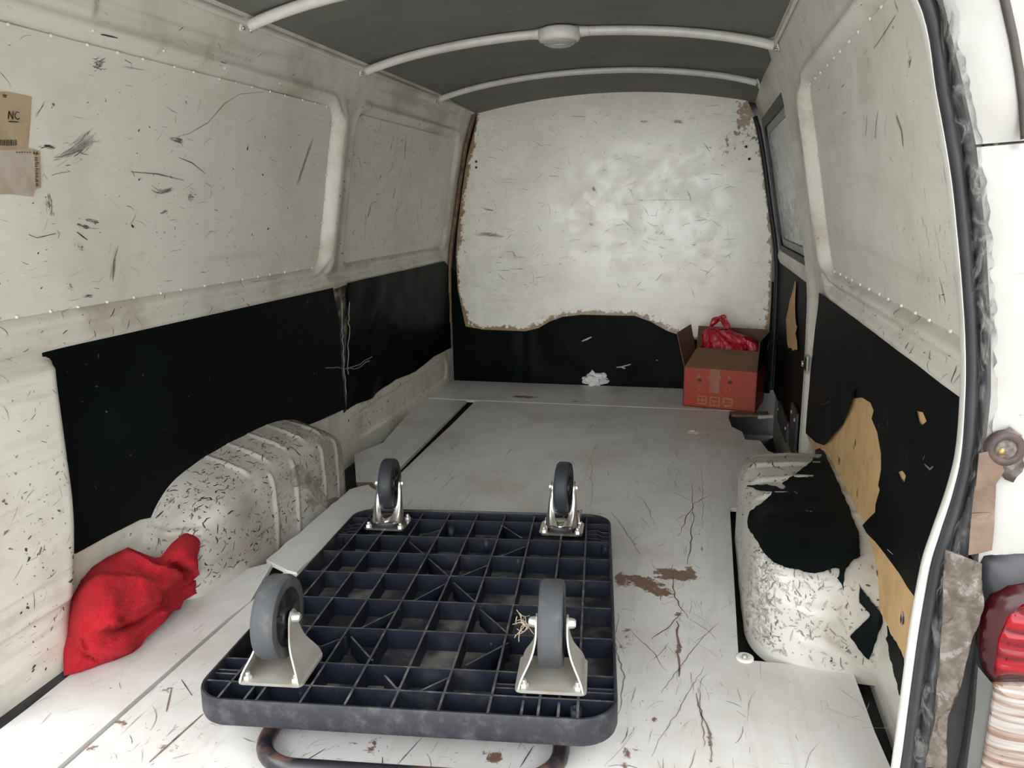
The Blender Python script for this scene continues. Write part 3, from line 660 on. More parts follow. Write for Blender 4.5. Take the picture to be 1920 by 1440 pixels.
def arch_marks(o, side, n, yr, zr, xr, mis=(0, 0, 1, 1, 2)):
    V_, F_ = [], []; bm = BV[side]; sc2 = Scuffs(None); cnt = 0
    while cnt < n:
        y = random.uniform(*yr); z = random.uniform(*zr); x = random.uniform(*xr)
        loc, nor, idx, dist = bm.find_nearest(Vector((side * x, y, z)))
        if loc is None or loc[2] < .006: continue
        if nor.dot(Vector((-side, -.3, .6))) < 0: nor = -nor
        cnt += 1
        t1 = Vector((random.gauss(0, .5), random.gauss(0, 1), random.gauss(0, .6))); t1 = (t1 - nor * t1.dot(nor)).normalized(); t2 = nor.cross(t1)
        L = .003 + .022 * random.random() ** 3; w = random.uniform(.0006, .0022); m = random.choice(mis)
        b0 = len(sc2.V); c = loc + nor * .0012
        for k in range(4):
            q = c + t1 * L * (k / 3 - .5) + t2 * random.gauss(0, .0012); ww = w * (.5, 1, 1, .4)[k]
            sc2.V += [tuple(q - t2 * ww), tuple(q + t2 * ww)]
        for k in range(3): a = b0 + 2 * k; sc2.F.append((a, a + 1, a + 3, a + 2)); sc2.mi.append(m)
    sc2.build('scuff_marks', o, 'short dark scratches on the white arch')
arch_marks(al, -1, 1300, (1.34, 2.14), (.02, .30), (.60, .76)); arch_marks(ar, 1, 700, (1.36, 2.1), (.01, .28), (.50, .76)); arch_marks(ar, 1, 380, (1.36, 1.46), (.01, .20), (.52, .72), (1, 2, 2, 2)); arch_marks(ar, 1, 260, (1.36, 1.50), (.02, .19), (.53, .58), (1, 2, 2))

# ------------------------------------------------------------------ black linings of the lower sides
def wsheet(pix, side, off, th, holes=(), step=.03, border=.02, wob=0.0, seed=0, fn=None):
    cv = lambda u, v: (lambda p: (p[1], p[2]))(wal(u, v, side, off))
    ol = [cv(*p) for p in pix]; hs = [[cv(*p) for p in h] for h in holes]
    def f(y, z, t):
        w = wob * fbm(y, z, seed, 5, 3) if wob else 0
        if fn: w += fn(y, z)
        return (side * (W(z) - off - max(w, -.006) + t), y, z)
    return gsheet(ol, f, th, hs, step, border, flip=side > 0)
pix1 = [(80, 660), (625, 540), (636, 600), (641, 690), (648, 766), (600, 788), (555, 806), (500, 850), (420, 880), (380, 900), (330, 960), (262, 975), (200, 1006), (142, 1038), (132, 1010)]
b1 = mk('lining_panel', *wsheet(pix1, -1, .006, .005, wob=.0015), M_vinyl, None, angle=40, origin=(-.76, 1.7, .1))
tag(b1, 'long plain black lining panel above the ribbed wheel arch and red towel', 'lining panel')
def lin2(y, z): return .010 * math.sin((y - z * 1.2) * 22) * math.exp(-((y - 2.62) / .16) ** 2) * float(sst(.60, .5, z))
pix2 = [(652, 531), (700, 520), (760, 507), (834, 490), (842, 500), (846, 652), (815, 668), (780, 697), (740, 712), (700, 744), (668, 758), (653, 768), (649, 700), (655, 600)]
b2 = mk('lining_panel', *wsheet(pix2, -1, .010, .004, wob=.005, step=.025, fn=lin2), M_vinyl2, None, angle=60, origin=(-.76, 3.0, .1))
tag(b2, 'wrinkled black vinyl lining beside the partition', 'lining panel')
# grimy torn strip on the pillar between the two linings, and frayed cord
g = wsheet(jag([(627, 545), (650, 535), (655, 640), (658, 760), (645, 775), (640, 700), (634, 620)], 12, 2.2, 4), -1, .004, .002, step=.03, border=.008, wob=.004)
mk('grimy_strip', *g, plain('grimy_tape', (0.20, 0.165, 0.12, 1), .6, col2=(0.02, 0.02, 0.02, 1), vs=26, lo=.38, hi=.56), wl)
cord = plain('frayed_fibre', (0.28, 0.27, 0.25, 1), .8, var=.4, vs=40)
fr = thing('frayed_cord', 'frayed grey cord stuck between the two black linings', 'cord', tuple(wal(650, 690, -1, .012)))
for k, pts in enumerate(([(610, 690), (632, 690), (652, 690), (668, 686), (684, 677), (698, 668)], [(650, 690), (664, 692), (680, 684), (694, 676)], [(640, 560), (642, 620), (646, 690), (648, 740)], [(655, 565), (654, 640), (652, 700)])):
    mk('strand', *gtube([wal(u + random.uniform(-2, 2), v + random.uniform(-2, 2), -1, .016) for u, v in resamp(pts, 8, False)], .0016, 6), cord, fr)
mk('torn_corner', *wsheet([(536, 797), (541, 790), (552, 796), (550, 805), (540, 806)], -1, .0125, .001, step=.02, border=.01), M_tan, b1)
# marks on the black lining
s_ = Scuffs(lambda y, z, l=0: (-(float(W(z)) - .0085 - l), y, z))
s_.scatter(1.2, 2.3, .25, .58, 14, .004, .02, .001, .003, 0, 1, (1,)); s_.flecks(1.2, 2.3, .22, .58, 16, .001, .004, (1, 0))
s_.build('scuff_mark', b1)
# right lining: hardboard with a torn black skin
pixR = [(1535, 550), (1600, 592), (1680, 655), (1800, 742), (1800, 790), (1792, 850), (1762, 985), (1722, 1150), (1697, 1235), (1660, 1165), (1625, 1100), (1560, 960), (1540, 880), (1512, 815), (1520, 700), (1530, 610)]
rb = mk('lining_panel', *wsheet(pixR, 1, .004, .003), M_tan, None, angle=40, origin=(.76, 1.7, .1))
tag(rb, 'tan hardboard lining panel with torn black skin on the right side', 'lining panel')
tear = [(1604, 727), (1600, 747), (1615, 745), (1632, 755), (1638, 770), (1634, 785), (1645, 810), (1652, 850), (1652, 880), (1646, 910), (1649, 918), (1641, 945), (1640, 960), (1617, 985), (1625, 1000), (1640, 1015), (1660, 1040), (1685, 1075), (1700, 1100), (1714, 1118), (1740, 1100), (1722, 1165), (1697, 1240), (1640, 1150), (1560, 960), (1530, 880), (1510, 815), (1545, 835), (1555, 822), (1580, 795), (1590, 770)]
skin = [(1535, 549), (1600, 591), (1680, 654), (1801, 741), (1801, 790), (1793, 850), (1763, 985), (1738, 1095), (1714, 1118), (1700, 1100), (1685, 1075), (1660, 1040), (1640, 1015), (1625, 1000), (1617, 985), (1640, 960), (1641, 945), (1649, 918), (1646, 910), (1652, 880), (1652, 850), (1645, 810), (1634, 785), (1638, 770), (1632, 755), (1615, 745), (1600, 747), (1604, 727), (1590, 770), (1580, 795), (1555, 822), (1545, 835), (1530, 830), (1510, 812), (1519, 700), (1529, 610)]
h1 = [(1717, 770), (1730, 773), (1737, 790), (1728, 798), (1722, 792)]; h2 = [(1682, 885), (1692, 882), (1699, 892), (1696, 905), (1688, 898)]
def curl(y, z): return .014 * math.exp(-((y - 1.98) / .07) ** 2 - ((z - .30) / .07) ** 2)
sk = mk('black_skin', *wsheet(skin, 1, .0075, .0012, (h1, h2), step=.03, border=.012, wob=.0015), M_vinyl, rb, angle=50)
tag(sk, 'black vinyl skin with a long jagged tear')
g = wsheet([(1520, 770), (1604, 728), (1592, 768), (1573, 802), (1549, 832), (1528, 800)], 1, .012, .0012, step=.02, border=.012, fn=lambda y, z: .0015 * math.sin(y * 30))
mk('curled_edge', *g, M_vinyl, rb, angle=60)
for (u, v, r) in ((1706, 810, 10),):
    g = wsheet([(u - 4, v - 12), (u + 6, v - 6), (u + 4, v + 16), (u - 4, v + 22), (u - 8, v + 4)], 1, .011, .001, step=.02, border=.008, fn=lambda y, z: .004 * math.sin(z * 60)); mk('curled_scrap', *g, M_vinyl, rb, angle=60)
s_ = Scuffs(lambda y, z, l=0: (float(W(z)) - .0095 - l, y, z)); c_ = lambda u, v: (lambda p: (p[1], p[2]))(wal(u, v, 1, .009))
for pts, w, m in (([(1735, 870), (1745, 880), (1752, 875)], .006, 1), ([(1736, 855), (1732, 862)], .005, 1), ([(1665, 1030), (1676, 1040)], .003, 4), ([(1560, 640), (1554, 672)], .003, 1), ([(1540, 760), (1590, 738)], .003, 1)): s_.stroke([c_(*p) for p in resamp(pts, 6, False)], w, m)
s_.scatter(1.1, 2.1, .2, .56, 26, .005, .03, .001, .003, 1.3, .6, (1, 1)); s_.build('scuff_mark', rb)
s_ = Scuffs(lambda y, z, l=0: (float(W(z)) - .0046 - l, y, z))
for (u, v) in ((1600, 830), (1597, 840), (1570, 865), (1603, 925), (1640, 1075), (1685, 1160), (1688, 1163)): s_.patch(c_(u, v), .005, 0, 7, 1.8, 1.4)
for (u, v) in ((1568, 862), (1604, 922), (1686, 1158)): s_.patch(c_(u, v), .008, 4, 7, 1.8, 1.4)
s_.build('nail_hole', rb)
# the piece of skin that fell over the right wheel arch, and loose scraps
def hsheet(pix, side, lift, name, mat, lab, step=9, sm=8, cat='vinyl scrap', th=.0015, par=None):
    vs, fs = cdt(pix, (), step, step * .55); P = np.array([hit(u, v, side, lift) for u, v in vs]); n = len(P)
    nb = [set() for _ in range(n)]
    for f in fs:
        for i in range(3): nb[f[i]] |= {f[(i + 1) % 3], f[(i + 2) % 3]}
    for _ in range(sm): P = np.array([.5 * P[i] + .5 * P[list(nb[i])].mean(0) for i in range(n)])
    nv = np.zeros((n, 3))
    for f in fs:
        c = np.cross(P[f[1]] - P[f[0]], P[f[2]] - P[f[0]])
        for i in f: nv[i] += c
    nv /= np.maximum(np.linalg.norm(nv, axis=1)[:, None], 1e-12)
    F = list(fs) + [tuple(i + n for i in f[::-1]) for f in fs]; es = {(f[i], f[(i + 1) % 3]) for f in fs for i in range(3)}
    F += [(b_, a, a + n, b_ + n) for (a, b_) in es if (b_, a) not in es]
    tow = nrm(CAM - P.mean(0)); sg = 1 if (nv @ tow).mean() > 0 else -1
    o = mk(name, np.vstack([P, P - nv * sg * th]), F, mat, par, angle=60, origin=None if par is not None else P.mean(0) * (1, 1, 0) + (0, 0, P[:, 2].min()))
    if lab and par is None: tag(o, lab, cat)
    return o
flap = [(1530, 812), (1522, 862), (1498, 880), (1474, 897), (1462, 906), (1474, 912), (1468, 914), (1440, 904), (1400, 906), (1396, 914), (1430, 922), (1448, 922), (1430, 938), (1402, 958), (1397, 975), (1398, 990), (1412, 1008), (1428, 1035), (1452, 1058), (1480, 1068), (1528, 1078), (1555, 1070), (1572, 1066), (1567, 1084), (1583, 1110), (1586, 1070), (1602, 1050), (1616, 1046), (1613, 1000), (1597, 955), (1575, 905), (1555, 862), (1545, 835)]
hsheet(flap, 1, .013, 'vinyl_flap', M_vinyl, 'large torn black vinyl flap drooping over the right wheel arch', sm=2)
hsheet([(1610, 1090), (1622, 1108), (1655, 1148), (1658, 1165), (1632, 1240), (1622, 1238), (1590, 1193), (1630, 1155), (1607, 1130)], 1, .006, 'vinyl_scrap', M_vinyl, 'small forked black vinyl scrap hanging behind the right wheel arch', 7, 3)
hsheet([(1662, 1168), (1697, 1232), (1698, 1330), (1682, 1300), (1664, 1230), (1658, 1200)], 1, .010, 'vinyl_scrap', M_vinyl, 'narrow black vinyl strip hanging under the tan hardboard', 8, 3)

# ------------------------------------------------------------------ sliding door beyond the right pillar
YD0, YD1 = 2.42, 3.60
dr = mk('door_1', *gsheet([(YD0, -.24), (YD1, -.24), (YD1, 1.30), (YD0, 1.30)], lambda y, z, t: (W(z) + .020 + t, y, z), .04, step=.06, border=.06, flip=True), M_body, angle=40)
tag(dr, 'sliding door with blacked-in window and torn black lining', kind='structure')
go = rrect(2.44, 3.47, .640, 1.175, .07); gi = rrect(2.46, 3.405, .672, 1.140, .05)
mk('window_gasket', *gsheet(go, lambda y, z, t: (W(z) + .004 + t, y, z), .018, (gi,), .05, .02, flip=True), M_rub, dr, angle=40)
gi2 = rrect(2.48, 3.36, .700, 1.115, .04)
mk('window_frame', *gsheet(rrect(2.455, 3.40, .674, 1.142, .05), lambda y, z, t: (W(z) + .012 + t, y, z), .010, (gi2,), .05, .02, flip=True), plain('grey_frame', (0.30, 0.30, 0.285, 1), .45), dr, angle=40)
M_pane = worn_paint('painted_pane', (0.42, 0.42, 0.40, 1), (0.16, 0.15, 0.13, 1), (0.03, 0.03, 0.03, 1), .2, 'yz', 2.5, .8)
mk('window_pane', *gsheet(rrect(2.47, 3.37, .69, 1.125, .04), lambda y, z, t: (W(z) + .017 + t, y, z), .003, (), .06, .03, flip=True), M_pane, dr, angle=40)
mk('window_ledge', *gsheet(rrect(2.44, 3.50, .595, .648, .02), lambda y, z, t: (W(z) - .004 + t + .3 * abs(z - .62), y, z), .02, (), .05, .03, flip=True), M_body, dr, angle=40)
c2 = lambda u, v: (lambda p: (p[1], p[2]))(wal(u, v, 1, -.006))
mk('door_lining', *gsheet([(2.43, .60), (3.55, .60), (3.55, .02), (2.43, .02)], lambda y, z, t: (W(z) + .006 - .004 * fbm(y, z, 9, 4, 2) + t, y, z), .003, (), .04, .04, flip=True), M_vinyl, dr, angle=40)
mk('bare_patch', *gsheet(jag([c2(*p) for p in [(1496, 527), (1487, 560), (1479, 600), (1481, 640), (1484, 655), (1500, 655), (1499, 640), (1496, 628), (1500, 615), (1496, 600), (1495, 570)]], .03, .006, 3), lambda y, z, t: (W(z) - .004 + t, y, z), .002, (), .03, .02, flip=True), M_tan, dr, angle=40)
mt = plain('dull_track_steel', (0.10, 0.10, 0.10, 1), .45, .4, var=.4)
for (a, b_, z0, z1) in ((2.62, 2.78, .0, .16), (2.86, 3.2, -.02, .06)):
    pl = mk('track_plate', *gsheet(rrect(a, b_, z0, z1, .01), lambda y, z, t: (W(z) - .008 + t, y, z), .008, (), .05, .03, flip=True), mt, dr, angle=40)
    for yy in (a + .03, b_ - .03): mk('track_bolt', *xf(glathe([(0, .004), (.006, .003), (.007, 0)], 8, 'x'), rz(math.pi), (W(.05) - .008, yy, z1 - .03)), M_bolt, pl)
# latch striker on the pillar edge
p = wal(1513, 682, 1, .018)
t = thing('latch_striker', 'small steel latch striker on the white pillar by the sliding door', 'striker', tuple(p))
mk('plate', *xf(gsheet(rrect(-.024, .024, -.026, .026, .004), lambda a, b_, tt: (tt, a, b_), .004, (), .05, .03), None, p + (-.004, 0, 0)), M_zinc, t, angle=40)
mk('recess', *xf(gsheet(rrect(-.016, .018, -.018, .018, .004), lambda a, b_, tt: (tt, a, b_), .001, (), .05, .03), None, p + (-.0052, 0, 0)), M_dark, t, angle=40)
mk('pin', *xf(glathe([(0, .012), (.009, .011), (.010, .006), (.006, .004), (.006, 0)], 14, 'x'), rz(math.pi), p + (-.004, .002, 0)), M_steel, t)

# ------------------------------------------------------------------ rear right corner: jamb, seal, wrapped trim, outer pillar
def catmull(P, n):
    P = np.array(P, float); Q = np.vstack([2 * P[0] - P[1], P, 2 * P[-1] - P[-2]]); out = []
    for i in range(len(P) - 1):
        p0, p1, p2, p3 = Q[i:i + 4]
        for t in np.linspace(0, 1, n, endpoint=False): out.append(.5 * ((2 * p1) + (-p0 + p2) * t + (2 * p0 - 5 * p1 + 4 * p2 - p3) * t * t + (-p0 + 3 * p1 - 3 * p2 + p3) * t ** 3))
    out.append(P[-1]); return np.array(out)
_jp = [(lambda p: (p[0], p[2]))(ply(u, v, 1.0)) for u, v in [(1712, 0), (1750, 182), (1776, 330), (1789, 450), (1797, 540), (1803, 640), (1803, 735), (1794, 845), (1775, 920), (1748, 995), (1727, 1060), (1707, 1170), (1692, 1280), (1678, 1390), (1671, 1440), (1660, 1540)]]
J = catmull([(.50, 1.235), (.56, 1.17)] + _jp, 7)
JT = np.gradient(J, axis=0); JT /= np.linalg.norm(JT, axis=1)[:, None]; JN = np.stack([-JT[:, 1], JT[:, 0]], 1)   # outward = +x
def jpath(off, y): off = np.broadcast_to(off, (len(J),)); return np.stack([J[:, 0] + JN[:, 0] * off, np.full(len(J), y), J[:, 1] + JN[:, 1] * off], 1)
lw = .0010 + .0042 * sst(.62, .35, J[:, 1])
jm = mk('trim_3', *gtube(jpath(lw, 1.0), np.stack([np.full(len(J), .010), lw], 1), 12, up=(0, 1, 0)), M_bow); tag(jm, 'white painted jamb edge of the rear opening', kind='structure')
jw = mk('trim_4', *gtube(jpath(.095, 1.035), [(.012, .080)] * len(J), 12, up=(0, 1, 0)), M_dark); tag(jw, 'dark inner face of the rear jamb behind the seal', kind='structure')
rs = mk('door_seal', *gtube(jpath(lw * 2 + .007, .994), [(.012, .008)] * len(J), 14, up=(0, 1, 0)), M_rub, None, origin=(.72, .99, 0)); tag(rs, 'black rubber weatherstrip around the rear opening', 'weatherstrip')
# crumpled clear film over a dark trim
fb = NB('clear_film'); tr = fb.n.new('ShaderNodeBsdfTransparent'); mx = fb.n.new('ShaderNodeMixShader'); nz_ = fb.noise(fb.map((1, 1, .45)), 42, 4, .6, 1.5)
fb.bump(nz_, .9, .01); fb.fin(fb.mix(fb.ramp(nz_, .35, .65), (.035, .035, .037, 1), (.13, .127, .122, 1)), .16)
fb.l.new(fb.ramp(nz_, .44, .64, .10, .80), mx.inputs[0]); fb.l.new(tr.outputs[0], mx.inputs[1]); fb.l.new(fb.b.outputs[0], mx.inputs[2]); fb.l.new(mx.outputs[0], fb.n['Material Output'].inputs[0]); M_film = fb.m
ft = thing('wrapped_trim', 'dark trim strip wrapped in crumpled clear plastic film beside the rear seal', 'trim strip', (.76, .985, 0))
mk('strip', *gtube(jpath(lw * 2 + .026, .992), [(.010, .011)] * len(J), 12, up=(0, 1, 0)), plain('dark_trim', (0.035, 0.037, 0.042, 1), .35, var=-.8, vs=30), ft)
P = jpath(lw * 2 + .019, .980); P = catmull(P, 5)
g = gtube(P, [(.014 + .002 * math.sin(i * .4), .0105 + .002 * mnoise.noise(Vector((0, 0, i * .13)))) for i in range(len(P))], 26, up=(0, 1, 0))
vv = [(x + .0035 * fbm(x, y, z, 34, 3), y + .005 * fbm(x + 3, y, z, 30, 3), z) for x, y, z in g[0]]
mk('film', vv, g[1], M_film, ft)
mk('edge_strip', *gtube(jpath(lw * 2 + .045, .985), [(.005, .0035)] * len(J), 10, up=(0, 1, 0)), plain('yellowed_edge', (.30, .28, .23, 1), .4, var=.2), ft)
lj = gtube([(-(x + .022), .893, z) for x, z in J], [(.016, .014)] * len(J), 12, up=(0, 1, 0))
tag(mk('trim_5', *lj, M_rub), 'black rubber seal on the far side of the rear opening', kind='structure')
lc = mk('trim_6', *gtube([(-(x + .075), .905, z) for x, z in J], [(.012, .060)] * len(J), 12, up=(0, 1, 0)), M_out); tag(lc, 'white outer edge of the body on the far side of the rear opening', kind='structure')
YO = .972
def osheet(pix, y, th, bulge=None, step=.02, border=.015, holes=()):
    cv = lambda u, v: (lambda p: (p[0], p[2]))(ply(u, v, y)); ol = [cv(*p) for p in pix]
    A = np.array(ol)
    def f(x, z, t):
        b_ = bulge(x, z, float(pdist(ol, np.array([x]), np.array([z]))[0])) if bulge and t == 0 else 0
        return (x, y - b_ + t, z)
    return gsheet(ol, f, th, [[cv(*p) for p in h] for h in holes], step, border)
bg_ = lambda x, z, d_: .012 * (1 - math.exp(-d_ / .02))
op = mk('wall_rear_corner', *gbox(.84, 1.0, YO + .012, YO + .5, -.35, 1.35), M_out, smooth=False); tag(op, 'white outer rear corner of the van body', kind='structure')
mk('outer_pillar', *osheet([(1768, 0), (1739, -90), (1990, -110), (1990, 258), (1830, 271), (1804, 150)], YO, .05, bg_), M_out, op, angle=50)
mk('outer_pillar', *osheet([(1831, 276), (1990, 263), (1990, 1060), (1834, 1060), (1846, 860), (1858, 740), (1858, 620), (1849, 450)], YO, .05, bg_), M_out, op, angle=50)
mk('outer_pillar', *osheet([(1834, 1060), (1990, 1060), (1990, 1560), (1700, 1560), (1745, 1440), (1805, 1250)], YO + .006, .05), M_dark, op, angle=50)
g = gtube([ply(u, v, YO - .012) for u, v in resamp([(1868, -60), (1884, 0), (1900, 70), (1912, 140), (1918, 190), (1922, 260)], 12, False)], .0045, 8); mk('gutter_seal', *g, plain('brown_sealant', (0.05, 0.04, 0.035, 1), .6), op)
# bolt in a rubber grommet
p = ply(1886, 842, YO - .012)
t = thing('bumper_grommet', 'rusty round grommet with brass bolt on the outer rear pillar', 'grommet', tuple(p))
mk('ring', *xf(glathe([(.010, -.004), (.012, .003), (.017, .004), (.021, 0), (.022, -.006)], 26), rx(math.pi / 2), p), plain('rusty_rubber', (0.03, 0.022, 0.02, 1), .6, col2=(0.08, 0.045, 0.03, 1), vs=60), t)
mk('bolt', *xf(glathe([(0, -.002), (.008, -.002), (.011, -.004)], 18), rx(math.pi / 2), p), plain('dark_socket', (.03, .02, .02, 1), .5), t)
mk('bolt_head', *xf(glathe([(0, .003), (.004, .002), (.005, -.002)], 6), rx(math.pi / 2), p + (-.004, 0, -.003)), plain('brass', (.45, .30, .10, 1), .35, .8), t)
mk('grease_stain', *osheet(jag([(1858, 830), (1872, 808), (1895, 802), (1915, 818), (1922, 850), (1918, 885), (1900, 905), (1885, 900), (1868, 875)], 10, 2, 1), YO - .0125, .0006, None, .02, .01), plain('grease', (0.04, 0.028, 0.025, 1), .5, col2=(0.2, 0.18, 0.16, 1), vs=50), op)
# brown tape and film over the pillar below
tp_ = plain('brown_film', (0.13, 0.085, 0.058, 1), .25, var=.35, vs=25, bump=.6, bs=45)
tp = thing('brown_tape', 'brown packing film stuck to the outer pillar above the tail lamp', 'tape', tuple(ply(1850, 1040, YO)))
for pix in ([(1836, 850), (1852, 846), (1876, 862), (1884, 885), (1868, 908), (1830, 912)], [(1828, 912), (1868, 908), (1866, 960), (1822, 962)], [(1822, 963), (1866, 961), (1860, 1032), (1815, 1040)]):
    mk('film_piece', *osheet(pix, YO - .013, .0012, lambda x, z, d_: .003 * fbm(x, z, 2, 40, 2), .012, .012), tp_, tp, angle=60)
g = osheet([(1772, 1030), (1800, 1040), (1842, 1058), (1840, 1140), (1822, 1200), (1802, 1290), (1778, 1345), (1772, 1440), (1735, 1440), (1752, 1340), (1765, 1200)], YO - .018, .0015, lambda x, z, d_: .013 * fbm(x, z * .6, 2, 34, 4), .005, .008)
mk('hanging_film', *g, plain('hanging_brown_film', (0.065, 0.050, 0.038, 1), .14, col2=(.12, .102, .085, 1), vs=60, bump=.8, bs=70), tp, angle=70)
# tail lamp
t = thing('tail_lamp', 'red and clear tail lamp in a black housing at the rear corner', 'tail lamp', tuple(ply(1900, 1440, YO)))
mk('housing', *osheet([(1838, 1062), (1846, 1044), (1880, 1034), (1990, 1028), (1990, 1560), (1775, 1560), (1808, 1400), (1826, 1270), (1838, 1170)], YO - .004, .03, lambda x, z, d_: .016 * (1 - math.exp(-d_ / .012))), plain('lamp_housing', (0.012, 0.013, 0.016, 1), .45, var=-.5), t, angle=60)
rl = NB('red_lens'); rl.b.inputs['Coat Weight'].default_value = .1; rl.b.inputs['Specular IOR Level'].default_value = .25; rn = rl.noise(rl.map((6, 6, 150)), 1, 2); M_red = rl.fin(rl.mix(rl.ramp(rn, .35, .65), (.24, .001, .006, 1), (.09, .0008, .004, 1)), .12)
rims = plain('dark_red_lens', (.035, .003, .005, 1), .2, var=.3, spec=.3)
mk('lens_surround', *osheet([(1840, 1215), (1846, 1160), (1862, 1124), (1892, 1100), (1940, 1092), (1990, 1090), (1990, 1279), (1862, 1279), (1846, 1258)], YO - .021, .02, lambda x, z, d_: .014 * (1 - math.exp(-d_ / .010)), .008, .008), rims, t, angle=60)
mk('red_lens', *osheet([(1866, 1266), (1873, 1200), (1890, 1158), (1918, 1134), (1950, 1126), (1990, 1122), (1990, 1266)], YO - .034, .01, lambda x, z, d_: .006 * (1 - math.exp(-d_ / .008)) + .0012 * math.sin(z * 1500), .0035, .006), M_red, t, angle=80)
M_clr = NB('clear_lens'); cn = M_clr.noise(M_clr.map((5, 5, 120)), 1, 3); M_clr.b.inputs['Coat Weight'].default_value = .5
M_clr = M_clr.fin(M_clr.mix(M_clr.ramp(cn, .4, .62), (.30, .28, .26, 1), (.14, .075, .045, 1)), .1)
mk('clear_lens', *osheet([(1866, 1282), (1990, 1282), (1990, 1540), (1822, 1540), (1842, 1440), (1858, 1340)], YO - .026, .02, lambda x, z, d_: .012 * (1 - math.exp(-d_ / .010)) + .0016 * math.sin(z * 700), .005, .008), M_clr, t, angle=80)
mk('side_strip', *osheet([(1834, 1250), (1862, 1284), (1855, 1345), (1838, 1440), (1820, 1540), (1800, 1540), (1818, 1400), (1828, 1330)], YO - .022, .01, None), plain('grey_strip', (.07, .07, .066, 1), .4), t, angle=60)

# =================================================================== THINGS
# ------------------------------------------------------------------ platform trolley, upside down on its folded handle
DZ0, DZ1 = .030, .078
ANG, TILT = math.radians(7.1), -.048
TC = np.array([-.058, 1.391, .0065])
TR = rz(ANG) @ rx(TILT)
def tl(u, v, z=DZ1):                                # photo point -> trolley frame (top plane of the deck)
    q = TR.T @ (plane_hit(u, v, TC + TR @ np.array([0, 0, z]), TR[:, 2]) - TC); return (q[0], q[1])
M_plas = NB('dusty_navy_plastic'); _n = M_plas.noise(M_plas.map(), 9, 6, .7); _n2 = M_plas.noise(M_plas.map(loc=(4, 4, 4)), 60, 3, .6)
M_plas = M_plas.fin(M_plas.mix(M_plas.ramp(_n2, .66, .78, 0, .5), M_plas.mix(M_plas.ramp(_n, .52, .78, 0, .55), (0.0065, 0.0085, 0.017, 1), (0.055, 0.053, 0.055, 1)), (.14, .14, .14, 1)), .5, 0, .3)
M_plas2 = NB('worn_plastic_rim'); _n = M_plas2.noise(M_plas2.map((1, 1, 1)), 30, 8, .75)
M_plas2 = M_plas2.fin(M_plas2.mix(M_plas2.ramp(_n, .45, .80, 0, .75), (0.016, 0.017, 0.022, 1), (0.095, 0.095, 0.10, 1)), .5, 0, .35)
TW, TL = .338, .444
tr_ = thing('platform_trolley', 'upside-down dark blue platform trolley with four casters and ribbed underside', 'trolley', tuple(TC), ANG)
tr_.rotation_euler = (TILT, 0, ANG)
def rimprof():
    oo = rrect(-TW, TW, -TL, TL, .062, 10); N = len(oo); V = []
    prof = [(0.0, DZ0 + .004), (-.004, DZ0), (0.012, DZ0 - .001)]
    rings = [(0.010, DZ0), (0.002, DZ0 + .003), (0, DZ0 + .010), (0, DZ1 - .004), (.0015, DZ1), (.005, DZ1), (.006, DZ1 - .003), (.007, DZ0 + .006)]
    for ins, z in rings:
        rr_ = rrect(-TW + ins, TW - ins, -TL + ins, TL - ins, .062 - ins * .9, 10); V += [(x, y, z) for x, y in rr_]
    F = grid_faces(len(rings), N, False, True); return V, [f[::-1] for f in F]
mk('rim', *rimprof(), M_plas2, tr_, angle=35)
M_deck = plain('dusty_deck', (0.016, 0.017, 0.022, 1), .7, col2=(0.15, 0.14, 0.13, 1), vs=13, lo=.42, hi=.72)
dk = rrect(-TW + .005, TW - .005, -TL + .005, TL - .005, .058, 8)
mk('deck', *gsheet(dk, lambda x, y, t: (x, y, DZ0 + .008 - t), .006, (), .06, .03), M_deck, tr_, angle=30)
XI = TW - .006; YI = TL - .006
M_ribtop = plain('dusty_rib_edge', (0.045, 0.045, 0.05, 1), .6, col2=(0.13, 0.125, 0.12, 1), vs=40, lo=.45, hi=.7)
def inrim(p):                                       # keep a rib end inside the rounded rim
    r_ = .056; x, y = p; ax, ay = abs(x), abs(y); ex, ey = ax - (XI - r_), ay - (YI - r_)
    if ex > 0 and ey > 0 and math.hypot(ex, ey) > r_:
        if ey >= ex: ay = YI - r_ + math.sqrt(max(r_ * r_ - ex * ex, 0))
        else: ax = XI - r_ + math.sqrt(max(r_ * r_ - ey * ey, 0))
    return (math.copysign(min(ax, XI), x), math.copysign(min(ay, YI), y))
def rib(a, b_, w=.0040, z1=DZ1 - .003, name='rib'):
    a, b_ = inrim(a), inrim(b_)
    o = mk(name, *gbar((a[0], a[1]), (b_[0], b_[1]), w, DZ0 + .006, z1), [M_plas, M_ribtop], tr_, smooth=False); o.data.polygons[1].material_index = 1; return o
zz = lambda x, y: tl(340 + x / 2.2326, 920 + y / 2.2326)
RY = [zz(1100, v)[1] for v in (88, 118, 190, 262, 350, 460, 585, 738, 838)]
for k, y in enumerate(RY): rib((-XI, y), (XI, y))
RX = [zz(x, 262)[0] for x in (655, 770, 900, 1030, 1165, 1300, 1440, 1580, 1690)]
for x in RX: rib((x, -YI), (x, YI))
for x, y0_, y1_ in ((RX[0] + .040, -YI, RY[8]), (RX[7] - .026, -YI, RY[7]), (RX[7] + .03, -YI, RY[7])): rib((x, y0_), (x, y1_), z1=DZ1 - .008)
for y in (RY[8] + .028, RY[7] - .03): rib((RX[6], y), (XI, y), z1=DZ1 - .007); rib((-XI, y), (RX[1], y), z1=DZ1 - .007)
